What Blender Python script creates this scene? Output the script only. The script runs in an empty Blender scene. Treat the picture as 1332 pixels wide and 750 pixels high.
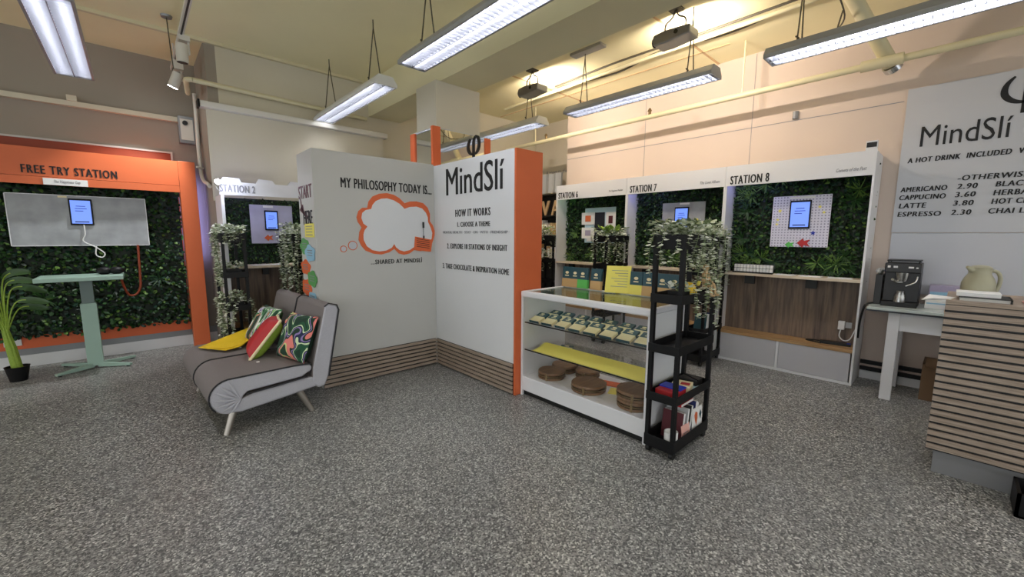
import bpy, math, random
from mathutils import Vector, Matrix
random.seed(7)
S = bpy.context.scene
COL = S.collection
PI = math.pi

# ------------------------------------------------------------------ camera, world, exposure
def setup_camera():
    F = 530.49
    p, r, y = (math.radians(a) for a in (7.30968, .277306, 42.57890))
    f0 = Vector((math.sin(y), math.cos(y), 0)); r0 = Vector((math.cos(y), -math.sin(y), 0)); u0 = Vector((0, 0, 1))
    f = f0 * math.cos(p) - u0 * math.sin(p); u = u0 * math.cos(p) + f0 * math.sin(p)
    rr = r0 * math.cos(r) + u * math.sin(r); uu = u * math.cos(r) - r0 * math.sin(r)
    m = Matrix(((rr.x, uu.x, -f.x, 0), (rr.y, uu.y, -f.y, 0), (rr.z, uu.z, -f.z, 1.5), (0, 0, 0, 1)))
    cd = bpy.data.cameras.new('camera'); cd.sensor_width = 36; cd.lens = 36 * F / 1332; cd.clip_start = .05
    c = bpy.data.objects.new('camera', cd); c.matrix_world = m; COL.objects.link(c); S.camera = c
setup_camera()
S.view_settings.view_transform = 'Standard'; S.view_settings.look = 'None'
S.view_settings.exposure = 0.56; S.view_settings.gamma = 1; S.view_settings.use_curve_mapping = False
W = bpy.data.worlds.new('World'); S.world = W; W.use_nodes = True
W.node_tree.nodes['Background'].inputs[0].default_value = (.93, .97, 1, 1)
W.node_tree.nodes['Background'].inputs[1].default_value = 1.0
TUBE = 31.0          # fluorescent tube emission
FLOOD = 17.0         # ceiling flood lamps, watts
TRACK = 110.0         # track spot head, watts

# ------------------------------------------------------------------ materials
def lin(c):
    if isinstance(c, str):
        c = [int(c[i:i+2], 16) / 255 for i in (0, 2, 4)]
    return tuple((x / 12.92 if x <= .04045 else ((x + .055) / 1.055) ** 2.4) for x in c) + (1,)
MATS = {}
def mat(name, hexc, rough=.6, metal=0, emit=0, spec=.5, noise=0, nscale=40, bump=0, alpha=None):
    if name in MATS: return MATS[name]
    m = bpy.data.materials.new(name); m.use_nodes = True; nt = m.node_tree; b = nt.nodes['Principled BSDF']
    b.inputs['Base Color'].default_value = lin(hexc); b.inputs['Roughness'].default_value = rough
    b.inputs['Metallic'].default_value = metal; b.inputs['Specular IOR Level'].default_value = spec
    if emit:
        b.inputs['Emission Color'].default_value = lin(hexc); b.inputs['Emission Strength'].default_value = emit
    if noise or bump:
        tc = nt.nodes.new('ShaderNodeTexCoord'); n = nt.nodes.new('ShaderNodeTexNoise')
        n.inputs['Scale'].default_value = nscale; n.inputs['Detail'].default_value = 4
        nt.links.new(tc.outputs['Object'], n.inputs['Vector'])
        if noise:
            hs = nt.nodes.new('ShaderNodeHueSaturation'); hs.inputs['Color'].default_value = lin(hexc)
            mr = nt.nodes.new('ShaderNodeMapRange'); mr.inputs[1].default_value = .3; mr.inputs[2].default_value = .7
            mr.inputs[3].default_value = 1 - noise; mr.inputs[4].default_value = 1 + noise
            nt.links.new(n.outputs['Fac'], mr.inputs[0]); nt.links.new(mr.outputs[0], hs.inputs['Value'])
            nt.links.new(hs.outputs[0], b.inputs['Base Color'])
        if bump:
            bm = nt.nodes.new('ShaderNodeBump'); bm.inputs['Strength'].default_value = bump; bm.inputs['Distance'].default_value = .004
            nt.links.new(n.outputs['Fac'], bm.inputs['Height']); nt.links.new(bm.outputs[0], b.inputs['Normal'])
    MATS[name] = m; return m

def ramp_mat(name, tex, stops, scale=(1, 1, 1), rough=.6, const=False, detail=6, dist=0, texscale=1, sock='Fac', bump=0, spec=.5):
    m = bpy.data.materials.new(name); m.use_nodes = True; nt = m.node_tree; b = nt.nodes['Principled BSDF']
    b.inputs['Roughness'].default_value = rough; b.inputs['Specular IOR Level'].default_value = spec
    tc = nt.nodes.new('ShaderNodeTexCoord'); mp = nt.nodes.new('ShaderNodeMapping'); mp.inputs['Scale'].default_value = scale
    t = nt.nodes.new(tex); t.inputs['Scale'].default_value = texscale
    if 'Detail' in t.inputs: t.inputs['Detail'].default_value = detail
    if dist and 'Distortion' in t.inputs: t.inputs['Distortion'].default_value = dist
    cr = nt.nodes.new('ShaderNodeValToRGB'); cr.color_ramp.interpolation = 'CONSTANT' if const else 'LINEAR'
    els = cr.color_ramp.elements
    els[0].position, els[0].color = stops[0][0], lin(stops[0][1]); els[1].position, els[1].color = stops[-1][0], lin(stops[-1][1])
    for p, c in stops[1:-1]:
        e = els.new(p); e.color = lin(c)
    nt.links.new(tc.outputs['Object'], mp.inputs[0]); nt.links.new(mp.outputs[0], t.inputs['Vector'])
    nt.links.new(t.outputs[sock], cr.inputs[0]); nt.links.new(cr.outputs[0], b.inputs['Base Color'])
    if bump:
        bm = nt.nodes.new('ShaderNodeBump'); bm.inputs['Strength'].default_value = bump; bm.inputs['Distance'].default_value = .003
        nt.links.new(t.outputs[sock], bm.inputs['Height']); nt.links.new(bm.outputs[0], b.inputs['Normal'])
    MATS[name] = m; return m

def floor_mat():
    m = bpy.data.materials.new('speckled_vinyl'); m.use_nodes = True; nt = m.node_tree; b = nt.nodes['Principled BSDF']
    tc = nt.nodes.new('ShaderNodeTexCoord')
    v = nt.nodes.new('ShaderNodeTexVoronoi'); v.inputs['Scale'].default_value = 125
    w = nt.nodes.new('ShaderNodeSeparateColor')
    cr = nt.nodes.new('ShaderNodeValToRGB'); cr.color_ramp.interpolation = 'CONSTANT'
    st = [(0, '50504f'), (.24, '6d6c6a'), (.50, '8a8985'), (.76, 'a5a49f'), (.92, 'cbcac4')]
    e = cr.color_ramp.elements; e[0].position, e[0].color = 0, lin(st[0][1]); e[1].position, e[1].color = st[-1][0], lin(st[-1][1])
    for p, c in st[1:-1]:
        k = e.new(p); k.color = lin(c)
    n = nt.nodes.new('ShaderNodeTexNoise'); n.inputs['Scale'].default_value = .9; n.inputs['Detail'].default_value = 3
    mr = nt.nodes.new('ShaderNodeMapRange'); mr.inputs[1].default_value = .35; mr.inputs[2].default_value = .65
    mr.inputs[3].default_value = .88; mr.inputs[4].default_value = 1.08
    hs = nt.nodes.new('ShaderNodeHueSaturation')
    nt.links.new(tc.outputs['Object'], v.inputs['Vector']); nt.links.new(tc.outputs['Object'], n.inputs['Vector'])
    nt.links.new(v.outputs['Color'], w.inputs[0]); nt.links.new(w.outputs[0], cr.inputs[0])
    nt.links.new(cr.outputs[0], hs.inputs['Color']); nt.links.new(n.outputs['Fac'], mr.inputs[0]); nt.links.new(mr.outputs[0], hs.inputs['Value'])
    nt.links.new(hs.outputs[0], b.inputs['Base Color'])
    b.inputs['Roughness'].default_value = .38; b.inputs['Specular IOR Level'].default_value = .4
    MATS['floor'] = m; return m

def glass_mat(name, tint, refl=1.0):
    m = bpy.data.materials.new(name); m.use_nodes = True; nt = m.node_tree; nt.nodes.clear()
    o = nt.nodes.new('ShaderNodeOutputMaterial'); mx = nt.nodes.new('ShaderNodeMixShader')
    t = nt.nodes.new('ShaderNodeBsdfTransparent'); t.inputs[0].default_value = lin(tint)
    g = nt.nodes.new('ShaderNodeBsdfGlossy'); g.inputs['Roughness'].default_value = .02
    lw = nt.nodes.new('ShaderNodeLayerWeight'); pw = nt.nodes.new('ShaderNodeMath'); pw.operation = 'POWER'; pw.inputs[1].default_value = 4
    ma = nt.nodes.new('ShaderNodeMath'); ma.operation = 'MULTIPLY_ADD'; ma.inputs[1].default_value = .85 * refl; ma.inputs[2].default_value = .035 * refl
    nt.links.new(lw.outputs['Facing'], pw.inputs[0]); nt.links.new(pw.outputs[0], ma.inputs[0]); nt.links.new(ma.outputs[0], mx.inputs[0]); nt.links.new(t.outputs[0], mx.inputs[1]); nt.links.new(g.outputs[0], mx.inputs[2])
    nt.links.new(mx.outputs[0], o.inputs[0]); MATS[name] = m; return m

def peg_mat(name, base, hole, pitch):
    m = bpy.data.materials.new(name); m.use_nodes = True; nt = m.node_tree; b = nt.nodes['Principled BSDF']
    tc = nt.nodes.new('ShaderNodeTexCoord'); mp = nt.nodes.new('ShaderNodeVectorMath'); mp.operation = 'SCALE'; mp.inputs['Scale'].default_value = 1 / pitch
    fr = nt.nodes.new('ShaderNodeVectorMath'); fr.operation = 'FRACTION'
    sb = nt.nodes.new('ShaderNodeVectorMath'); sb.operation = 'SUBTRACT'; sb.inputs[1].default_value = (.5, .5, .5)
    sp = nt.nodes.new('ShaderNodeSeparateXYZ')
    nt.links.new(tc.outputs['Object'], mp.inputs[0]); nt.links.new(mp.outputs[0], fr.inputs[0]); nt.links.new(fr.outputs[0], sb.inputs[0]); nt.links.new(sb.outputs[0], sp.inputs[0])
    def sq(o):
        k = nt.nodes.new('ShaderNodeMath'); k.operation = 'MULTIPLY'; nt.links.new(o, k.inputs[0]); nt.links.new(o, k.inputs[1]); return k.outputs[0]
    a = nt.nodes.new('ShaderNodeMath'); a.operation = 'ADD'; nt.links.new(sq(sp.outputs['Y']), a.inputs[0]); nt.links.new(sq(sp.outputs['Z']), a.inputs[1])
    lt = nt.nodes.new('ShaderNodeMath'); lt.operation = 'LESS_THAN'; lt.inputs[1].default_value = .06; nt.links.new(a.outputs[0], lt.inputs[0])
    mx = nt.nodes.new('ShaderNodeMix'); mx.data_type = 'RGBA'; nt.links.new(lt.outputs[0], mx.inputs[0]); mx.inputs[6].default_value = lin(base); mx.inputs[7].default_value = lin(hole)
    nt.links.new(mx.outputs[2], b.inputs['Base Color']); b.inputs['Roughness'].default_value = .5
    MATS[name] = m; return m

floor_mat()
mat('ceiling_paint', 'f2e9bf', .85, noise=.03, nscale=1.2)
mat('wall_cream', 'cbc2b0', .8, noise=.03, nscale=1.5)
mat('wall_pale', 'd0c9b4', .8, noise=.03, nscale=1.5)
mat('wall_dim', '9a9184', .85, noise=.04, nscale=1.2)  # dim light on the left walls is put into this darker colour
mat('beam_paint', 'e0d8b2', .8, noise=.03, nscale=1.5)
mat('wall_pink', 'd0bfb2', .75, noise=.02, nscale=1.5)
mat('column_paint', 'cfc9b8', .75, noise=.02, nscale=2)
mat('white_board', 'dedfe0', .45, noise=.015, nscale=2)
mat('white_lam', 'e2e2e4', .35)
mat('panel_white', 'd6d5d0', .55, noise=.02, nscale=2)
mat('panel_grey', 'c2c1bc', .6, noise=.02, nscale=2)
mat('menu_white', 'bfc0c5', .35)
mat('orange', 'd4683a', .5, noise=.04, nscale=3)
mat('orange_bright', 'dd6838', .5)
mat('red_dark', '8c3a1c', .55, noise=.05, nscale=4)
mat('black', '151515', .5)
mat('black_plastic', '0b0b0d', .5, spec=.3)
mat('black_text', '101012', .6)
mat('grey_text', '8a8a8e', .6)
mat('grey_metal', '8e9092', .4, .6)
mat('lamp_grey', '9c9d9c', .45)
mat('lamp_white', 'd2d2cc', .4)
mat('chrome', 'c9cacc', .18, 1)
mat('leg_metal', 'b3aca2', .35, .85)
mat('louvre', '8f9094', .3, .7)
mat('tube', 'eef0fb', .4, emit=TUBE)
mat('pipe_cream', 'd8cfaa', .5)
mat('pipe_white', 'dad6cb', .45)
mat('cable_dark', '4b4639', .6)
mat('chain', '5b5542', .45, .5)
mat('mint', '9db8aa', .4)
mat('mint_dark', '6f7f7b', .4)
mat('leaf_dark', '12220f', .5, spec=.35)
mat('leaf_mid', '284a1f', .45, spec=.35)
mat('leaf_light', '5c7c35', .45, spec=.35)
mat('leaf_blue', '1d3a2c', .45, spec=.35)
mat('vine_a', 'c9d2b4', .5)
mat('vine_b', 'e8ebdd', .5)
mat('vine_c', '73825a', .5)
mat('palm_leaf', '34502a', .45)
mat('palm_stem', '8ca63a', .5, noise=.12, nscale=60)
mat('lime_leaf', '9fc34a', .45)
mat('soil', '3a2a1e', .9)
mat('sofa_top', '7b7371', .9, noise=.06, nscale=180, bump=.25)
mat('sofa_side', 'b5b4bb', .85, noise=.05, nscale=160, bump=.25)
mat('piping', '26262a', .7)
mat('screen_blue', '6f92f6', .3, emit=.85)
M_ = MATS['screen_blue'].node_tree.nodes['Principled BSDF']; M_.inputs['Base Color'].default_value = (.01, .01, .02, 1)
mat('lav_led', 'a9a6ff', .3, emit=7)
mat('drawer_grey', 'bdbcc0', .4)
mat('grn_led', 'c4f0c4', .3, emit=3)
mat('yellow', 'f0c81e', .6)
mat('yellow_soft', 'efe26a', .6)
mat('cream_card', 'efe0b4', .6)
mat('teal', '1f4a54', .45)
mat('kraft', 'c8a36e', .7)
mat('green_card', '5fbf5a', .6)
mat('blue_card', '93bfd6', .6)
mat('green_leaf_card', '5b9d58', .6)
mat('paper', 'e9e8e6', .7)
mat('pale_blue', 'b9d4dc', .6)
mat('table_glass', 'c3cdc8', .2)
mat('red', 'b6262a', .5)
mat('navy', '22306a', .45)
mat('blue', '2438b4', .45)
mat('pink', 'eab3a6', .6)
mat('maroon', '5a1f28', .6)
mat('brown_card', '7d6148', .8, noise=.05, nscale=8)
mat('tan', 'cfae82', .6)
mat('grey_sheet', 'b4b6b6', .5)
mat('purple_grey', 'a79cb4', .55)
mat('jug', 'a29e85', .35)
mat('steel', 'b9b8b4', .25, .9)
mat('machine', '201f20', .35)
mat('grey_kick', '7e7e80', .6)
mat('mirror', 'dcdcd6', .02, 1)
mat('lens', '2a2422', .2)
mat('flood_glass', 'ffe0b0', .3, emit=25)
mat('spot_glow', 'ffffff', .3, emit=30)
mat('dark_screen', '20222c', .3)
mat('brass', '8c7654', .35, .8)
mat('board_grey', '9b9da0', .45, noise=.18, nscale=6)
mat('board_lav', 'b4b3c8', .5, noise=.10, nscale=7)
peg_mat('pegboard', 'd8d6e6', '918fa6', .03)
ramp_mat('slat_wood', 'ShaderNodeTexNoise', [(.3, '887767'), (.5, '9a897a'), (.7, 'aa9a8a')], (3, 3, 60), .55, texscale=2.2)
ramp_mat('dark_wood', 'ShaderNodeTexNoise', [(.3, '52453c'), (.48, '706054'), (.6, '867261'), (.75, '605247')], (16, 16, 1.2), .5, texscale=1.6)
ramp_mat('oak_board', 'ShaderNodeTexNoise', [(.3, 'a07a50'), (.7, 'be9a6b')], (20, 2, 20), .5, texscale=1.5)
ramp_mat('shelf_board', 'ShaderNodeTexNoise', [(.3, 'cdb79a'), (.7, 'ded0bb')], (20, 2, 20), .45, texscale=1.5)
ramp_mat('walnut', 'ShaderNodeTexNoise', [(.3, '6d4e33'), (.7, '8a6848')], (3, 22, 3), .45, texscale=2)
ramp_mat('tropical', 'ShaderNodeTexNoise', [(0, '1f4a34'), (.36, '3f7d4a'), (.41, 'e9eadf'), (.44, '8dc07c'), (.475, '2b2e58'), (.5, 'b9a3cf'), (.525, 'f0ece2'), (.55, '3c7c4c'), (.6, 'd98a76'), (.64, '17382a')], (7, 5, 2.2), .8, const=True, texscale=1.7, detail=1, dist=.6)
ramp_mat('tropical_pink', 'ShaderNodeTexNoise', [(0, '123524'), (.4, '1d5236'), (.45, 'cfe0b4'), (.47, '1c2748'), (.495, '8d7ab0'), (.515, '123524'), (.55, 'e8857b'), (.63, 'cfd58c'), (.66, '163c2a')], (2.4, 4, 3), .8, const=True, texscale=1.5, detail=1, dist=.5)
glass_mat('glass', 'ffffff', .8); glass_mat('glass_green', 'eaf3ee')
M = MATS

# ------------------------------------------------------------------ mesh builder
BASE = {}      # object name -> world base (for parts given in world coordinates)
class MB:
    def __init__(s): s.v = []; s.f = []; s.m = []
    def face(s, idx, m=0): s.f.append(tuple(idx)); s.m.append(m)
    def poly(s, pts, m=0):
        b = len(s.v); s.v += [Vector(p) for p in pts]; s.face(range(b, b + len(pts)), m)
    def box(s, a, b, m=0, rot=None, piv=None):
        x0, y0, z0 = a; x1, y1, z1 = b
        P = [Vector(p) for p in ((x0, y0, z0), (x1, y0, z0), (x1, y1, z0), (x0, y1, z0), (x0, y0, z1), (x1, y0, z1), (x1, y1, z1), (x0, y1, z1))]
        if rot is not None:
            c = Vector(piv) if piv else Vector(((x0 + x1) / 2, (y0 + y1) / 2, (z0 + z1) / 2))
            P = [rot @ (p - c) + c for p in P]
        k = len(s.v); s.v += P
        for q in ((0, 3, 2, 1), (4, 5, 6, 7), (0, 1, 5, 4), (1, 2, 6, 5), (2, 3, 7, 6), (3, 0, 4, 7)): s.face([k + i for i in q], m)
        return s
    def obox(s, c, ax, ay, az, m=0):   # oriented box: centre and half-vectors
        c, ax, ay, az = (Vector(q) for q in (c, ax, ay, az)); k = len(s.v)
        for sx, sy, sz in ((-1, -1, -1), (1, -1, -1), (1, 1, -1), (-1, 1, -1), (-1, -1, 1), (1, -1, 1), (1, 1, 1), (-1, 1, 1)): s.v.append(c + ax * sx + ay * sy + az * sz)
        for q in ((0, 3, 2, 1), (4, 5, 6, 7), (0, 1, 5, 4), (1, 2, 6, 5), (2, 3, 7, 6), (3, 0, 4, 7)): s.face([k + i for i in q], m)
        return s
    def prism(s, pts, e, m=0, mcap=None):   # closed polygon pts swept by vector e
        e = Vector(e); n = len(pts); k = len(s.v); P = [Vector(p) for p in pts]; s.v += P + [p + e for p in P]
        mc = m if mcap is None else mcap
        s.face([k + i for i in range(n)][::-1], mc); s.face([k + n + i for i in range(n)], mc)
        for i in range(n): j = (i + 1) % n; s.face((k + i, k + j, k + n + j, k + n + i), m)
        return s
    def tube(s, path, r, m=0, n=8, cap=True):
        P = [Vector(p) for p in path]; R = r if isinstance(r, (list, tuple)) else [r] * len(P); k = len(s.v)
        prev = None
        for i, p in enumerate(P):
            t = (P[min(i + 1, len(P) - 1)] - P[max(i - 1, 0)])
            t = t.normalized() if t.length > 1e-9 else Vector((0, 0, 1))
            if prev is None:
                a = Vector((0, 0, 1)) if abs(t.z) < .9 else Vector((1, 0, 0)); u = t.cross(a).normalized()
            else:
                u = (prev - t * prev.dot(t)); u = u.normalized() if u.length > 1e-6 else t.orthogonal().normalized()
            prev = u; w = t.cross(u)
            for j in range(n):
                a = 2 * PI * j / n; s.v.append(p + (u * math.cos(a) + w * math.sin(a)) * R[i])
        for i in range(len(P) - 1):
            for j in range(n):
                j2 = (j + 1) % n; s.face((k + i * n + j, k + i * n + j2, k + (i + 1) * n + j2, k + (i + 1) * n + j), m)
        if cap:
            s.face([k + j for j in range(n)][::-1], m); s.face([k + (len(P) - 1) * n + j for j in range(n)], m)
        return s
    def lathe(s, c, prof, m=0, n=20, sx=1, sy=1):   # prof: (r, z)
        c = Vector(c); k = len(s.v)
        for r, z in prof:
            for j in range(n): a = 2 * PI * j / n; s.v.append(c + Vector((r * sx * math.cos(a), r * sy * math.sin(a), z)))
        for i in range(len(prof) - 1):
            for j in range(n):
                j2 = (j + 1) % n; s.face((k + i * n + j, k + i * n + j2, k + (i + 1) * n + j2, k + (i + 1) * n + j), m)
        s.face([k + j for j in range(n)][::-1], m); s.face([k + (len(prof) - 1) * n + j for j in range(n)], m)
        return s
    def ball(s, c, r, m=0, n=12, sc=(1, 1, 1)):
        c = Vector(c); k = len(s.v); R = n // 2
        for i in range(1, R):
            t = PI * i / R
            for j in range(n): a = 2 * PI * j / n; s.v.append(c + Vector((r * sc[0] * math.sin(t) * math.cos(a), r * sc[1] * math.sin(t) * math.sin(a), r * sc[2] * math.cos(t))))
        top = len(s.v); s.v += [c + Vector((0, 0, r * sc[2])), c - Vector((0, 0, r * sc[2]))]
        for i in range(R - 2):
            for j in range(n): j2 = (j + 1) % n; s.face((k + i * n + j, k + (i + 1) * n + j, k + (i + 1) * n + j2, k + i * n + j2), m)
        for j in range(n):
            j2 = (j + 1) % n; s.face((top, k + j, k + j2), m); s.face((top + 1, k + (R - 2) * n + j2, k + (R - 2) * n + j), m)
        return s
    def leaf(s, p, d, up, L, w, m=0, fold=.15):   # six-sided leaf, folded along the midrib
        p, d = Vector(p), Vector(d).normalized(); sd = d.cross(Vector(up)); sd = sd.normalized() if sd.length > 1e-6 else d.orthogonal().normalized(); n = sd.cross(d)
        k = len(s.v)
        s.v += [p, p + d * L * .35 + sd * w - n * fold * w, p + d * L * .75 + sd * w * .75 - n * fold * w, p + d * L, p + d * L * .75 - sd * w * .75 - n * fold * w, p + d * L * .35 - sd * w - n * fold * w]
        s.face((k, k + 1, k + 2, k + 3), m); s.face((k, k + 3, k + 4, k + 5), m)
    def build(s, name, mats, parent=None, world=True, smooth=None, bevel=0):
        off = Vector(BASE.get(parent.name, (0, 0, 0))) if (parent is not None and world) else Vector((0, 0, 0))
        org = Vector((0, 0, 0))
        if parent is None and world:      # own thing: origin at the middle of its foot
            xs = [v.x for v in s.v]; ys = [v.y for v in s.v]; zs = [v.z for v in s.v]
            org = Vector(((min(xs) + max(xs)) / 2, (min(ys) + max(ys)) / 2, min(zs))); off = org
        me = bpy.data.meshes.new(name); me.from_pydata([tuple(v - off) for v in s.v], [], s.f)
        if not isinstance(mats, (list, tuple)): mats = [mats]
        for q in mats: me.materials.append(M[q] if isinstance(q, str) else q)
        me.polygons.foreach_set('material_index', s.m)
        if smooth:
            me.polygons.foreach_set('use_smooth', [True] * len(s.f)); me.set_sharp_from_angle(angle=math.radians(smooth))
        me.update()
        o = bpy.data.objects.new(name, me); COL.objects.link(o)
        if parent is not None:
            o.parent = parent; BASE[o.name] = BASE.get(parent.name, (0, 0, 0))
        else:
            o.location = org; BASE[o.name] = tuple(org)
        if bevel:
            b = o.modifiers.new('bevel', 'BEVEL'); b.width = bevel; b.segments = 2; b.limit_method = 'ANGLE'; b.angle_limit = math.radians(40)
        return o

def tag(o, label, cat, group=None, kind=None):
    o['label'] = label; o['category'] = cat
    if group: o['group'] = group
    if kind: o['kind'] = kind
    return o
def thing(name, loc, label, cat, group=None, rz=0):
    o = bpy.data.objects.new(name, None); o.empty_display_size = .1; COL.objects.link(o)
    o.location = loc; o.rotation_euler = (0, 0, rz); BASE[o.name] = tuple(loc); return tag(o, label, cat, group)
def lab(o, s): o['label'] = s; return o
def struct(name, mb, mats, label=None, cat=None, **k):
    o = mb.build(name, mats, **k); o['kind'] = 'structure'
    if label: o['label'] = label; o['category'] = cat
    return o
def bx(a, b): return MB().box(a, b)
def copy_thing(root, loc, label, group=None, rz=None):
    r = root.copy(); COL.objects.link(r); r.location = loc; r['label'] = label
    if rz is not None: r.rotation_euler = (0, 0, rz)
    if group: r['group'] = group
    BASE[r.name] = tuple(loc)
    for ch in [o for o in root.children]:
        c = ch.copy(); COL.objects.link(c); c.parent = r
        for g in list(ch.children):
            d = g.copy(); COL.objects.link(d); d.parent = c
    return r

def text(body, mt, parent, p0, ud, h, w=None, sx=1.0, nrm=(0, -1, 0), depth=.004, bold=0, shear=0, name='lettering', label=None, space=1.0):
    cu = bpy.data.curves.new('t', 'FONT'); cu.body = body; cu.extrude = .05; cu.shear = shear; cu.space_character = space; cu.resolution_u = 3
    o = bpy.data.objects.new('t', cu); COL.objects.link(o)
    dg = bpy.context.evaluated_depsgraph_get(); me = bpy.data.meshes.new_from_object(o.evaluated_get(dg), depsgraph=dg)
    bpy.data.objects.remove(o); bpy.data.curves.remove(cu)
    X = [v.co.x for v in me.vertices]; Yy = [v.co.y for v in me.vertices]
    x0, x1, y0, y1 = min(X), max(X), min(Yy), max(Yy); k = h / (y1 - y0)
    if w is None: w = (x1 - x0) * k * sx
    ud, nrm, p0 = Vector(ud), Vector(nrm), Vector(p0); mb = MB()
    mb.v = [p0 + ud * ((v.co.x - x0) / (x1 - x0) * w) + Vector((0, 0, 1)) * ((v.co.y - y0) * k) + nrm * ((v.co.z + .05) / .1 * depth) for v in me.vertices]
    F_ = [tuple(p.vertices) for p in me.polygons]; mb.f = F_
    if bold:      # heavier upright strokes: the same outlines set side by side
        V0 = list(mb.v); n0 = len(V0); mb.v = []; mb.f = []
        for q, o_ in enumerate((-1, 0, 1)):
            mb.v += [v + ud * (o_ * bold * h) + nrm * (.0002 * q) for v in V0]; mb.f += [tuple(i + q * n0 for i in f) for f in F_]
    mb.m = [0] * len(mb.f); bpy.data.meshes.remove(me)
    ob = mb.build(name, mt, parent)
    if label: ob['label'] = label
    return ob
def stroke(mb, pts, wid, o, ud, nrm, depth, m=0, up=(0, 0, 1)):   # flat ribbon letter stroke with thickness
    o, ud, nrm, up = Vector(o), Vector(ud), Vector(nrm), Vector(up); n = len(pts); L = []; Rr = []
    for i, (x, y) in enumerate(pts):
        a = pts[max(i - 1, 0)]; b = pts[min(i + 1, n - 1)]; d = Vector((b[0] - a[0], b[1] - a[1])).normalized(); q = Vector((-d.y, d.x)) * wid[i] / 2
        L.append(o + ud * (x + q.x) + up * (y + q.y)); Rr.append(o + ud * (x - q.x) + up * (y - q.y))
    for i in range(n - 1): mb.prism([L[i], Rr[i], Rr[i + 1], L[i + 1]], nrm * depth, m)
def smooth_path(P, n=8):
    P = [Vector(p) for p in P]; out = []
    for i in range(len(P) - 1):
        a, b, c, d = P[max(i - 1, 0)], P[i], P[i + 1], P[min(i + 2, len(P) - 1)]
        for k in range(n):
            t = k / n; out.append(.5 * ((2 * b) + (c - a) * t + (2 * a - 5 * b + 4 * c - d) * t * t + (3 * b - a - 3 * c + d) * t ** 3))
    out.append(P[-1]); return out

# ------------------------------------------------------------------ room shell
YF, XR, ZC = 7.05, 5.70, 3.70
fl = bx((-6, -5, -.1), (8, 9, 0)).build('floor', 'floor', world=False); fl['kind'] = 'structure'
struct('ceiling', bx((-6, -5, ZC), (8, 9, ZC + .1)), 'ceiling_paint')
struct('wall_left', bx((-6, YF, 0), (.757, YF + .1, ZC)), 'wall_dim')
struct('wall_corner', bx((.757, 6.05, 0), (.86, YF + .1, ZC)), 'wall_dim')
struct('wall_back', bx((.86, 6.05, 0), (6.3, 6.15, ZC)), 'wall_pale')
struct('wall_rear', bx((6.2, 4.79, 0), (6.3, 6.05, ZC)), 'wall_cream')
struct('wall_right', bx((XR, -5, 0), (6.3, 4.79, ZC)), 'wall_pink')
struct('ceiling_beam', bx((2.68, -5, 3.23), (3.18, 6.05, ZC)), 'beam_paint')
struct('column', bx((2.62, 4.13, 0), (3.24, 4.56, 3.23)), 'column_paint')
b = MB()
for z in (2.83,): b.box((XR - .003, .5, z), (XR, 4.78, z + .006))
for y in (1.86, 3.3): b.box((XR - .003, y, 2.35), (XR, y + .005, 3.69))
struct('trim_1', b, 'grey_text')
struct('trim_2', bx((-3.2, 6.0, 3.665), (2.68, 6.045, ZC)), 'pipe_cream')
# skirting and dado on the left and right walls
b = MB(); b.box((-6, 7.025, 0), (.757, YF, .135)); struct('baseboard_left', b, 'white_lam')
b = MB(); b.box((-6, 7.035, .135), (.757, YF, .22)); struct('trim_3', b, 'grey_metal')
struct('baseboard_right', bx((XR - .02, -5, 0), (XR, .6, .085)), 'white_lam')
b = MB(); b.box((XR - .03, -5, .09), (XR, .6, .13)); b.box((XR - .03, -5, .16), (XR, .6, .2)); struct('trim_4', b, 'black_plastic')

# ------------------------------------------------------------------ leaves
def hedge(u0, u1, z0, z1, plane, axis, n, depth=.07, size=.045, ferns=0, seed=1, avoid=None):
    """Artificial hedge: leaves standing off a backing plane; axis 'y' faces -y, axis 'x' faces -x."""
    rnd = random.Random(seed); mb = MB()
    def P(u, d, z): return Vector((u, plane - d, z)) if axis == 'y' else Vector((plane - d, u, z))
    N = Vector((0, -1, 0)) if axis == 'y' else Vector((-1, 0, 0)); U = Vector((1, 0, 0)) if axis == 'y' else Vector((0, 1, 0))
    a, c = P(u0, 0, z0), P(u1, .012, z1)
    mb.box([min(p, q) for p, q in zip(a, c)], [max(p, q) for p, q in zip(a, c)], 0)
    for i in range(n):
        u, z, d = rnd.uniform(u0, u1), rnd.uniform(z0 - .02, z1), .012 + depth * rnd.random() ** 1.3
        dr = U * rnd.uniform(-1, 1) + Vector((0, 0, rnd.uniform(-1, .5))) + N * rnd.uniform(.1, .9)
        nrm = N + U * rnd.uniform(-.6, .6) + Vector((0, 0, rnd.uniform(-.2, .9)))
        mt = rnd.choices((0, 1, 2, 3), (.42, .36, .08, .14))[0]; L_ = size * rnd.uniform(.7, 1.3)
        if d + max(0, dr.normalized().dot(N)) * L_ > depth + .02: continue
        mb.leaf(P(u, d, z), dr, nrm, L_, size * rnd.uniform(.28, .42), mt)
    for i in range(ferns):
        u, z = rnd.uniform(u0 + .1, u1 - .1), rnd.uniform(z0 + .05, z1 - .1)
        if avoid and avoid[0] < u < avoid[1] and avoid[2] < z < avoid[3]: continue
        mt = rnd.choice((1, 1, 2, 2, 3))
        for k in range(26):
            a = rnd.uniform(0, 2 * PI); dr = U * math.cos(a) + Vector((0, 0, math.sin(a))) + N * rnd.uniform(.3, .8)
            mb.leaf(P(u, depth * .9, z), dr, N + Vector((0, 0, .6)), rnd.uniform(.07, .16), .006, mt if k % 3 else 1)
    return mb
HM = ['leaf_dark', 'leaf_mid', 'leaf_light', 'leaf_blue']

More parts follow.
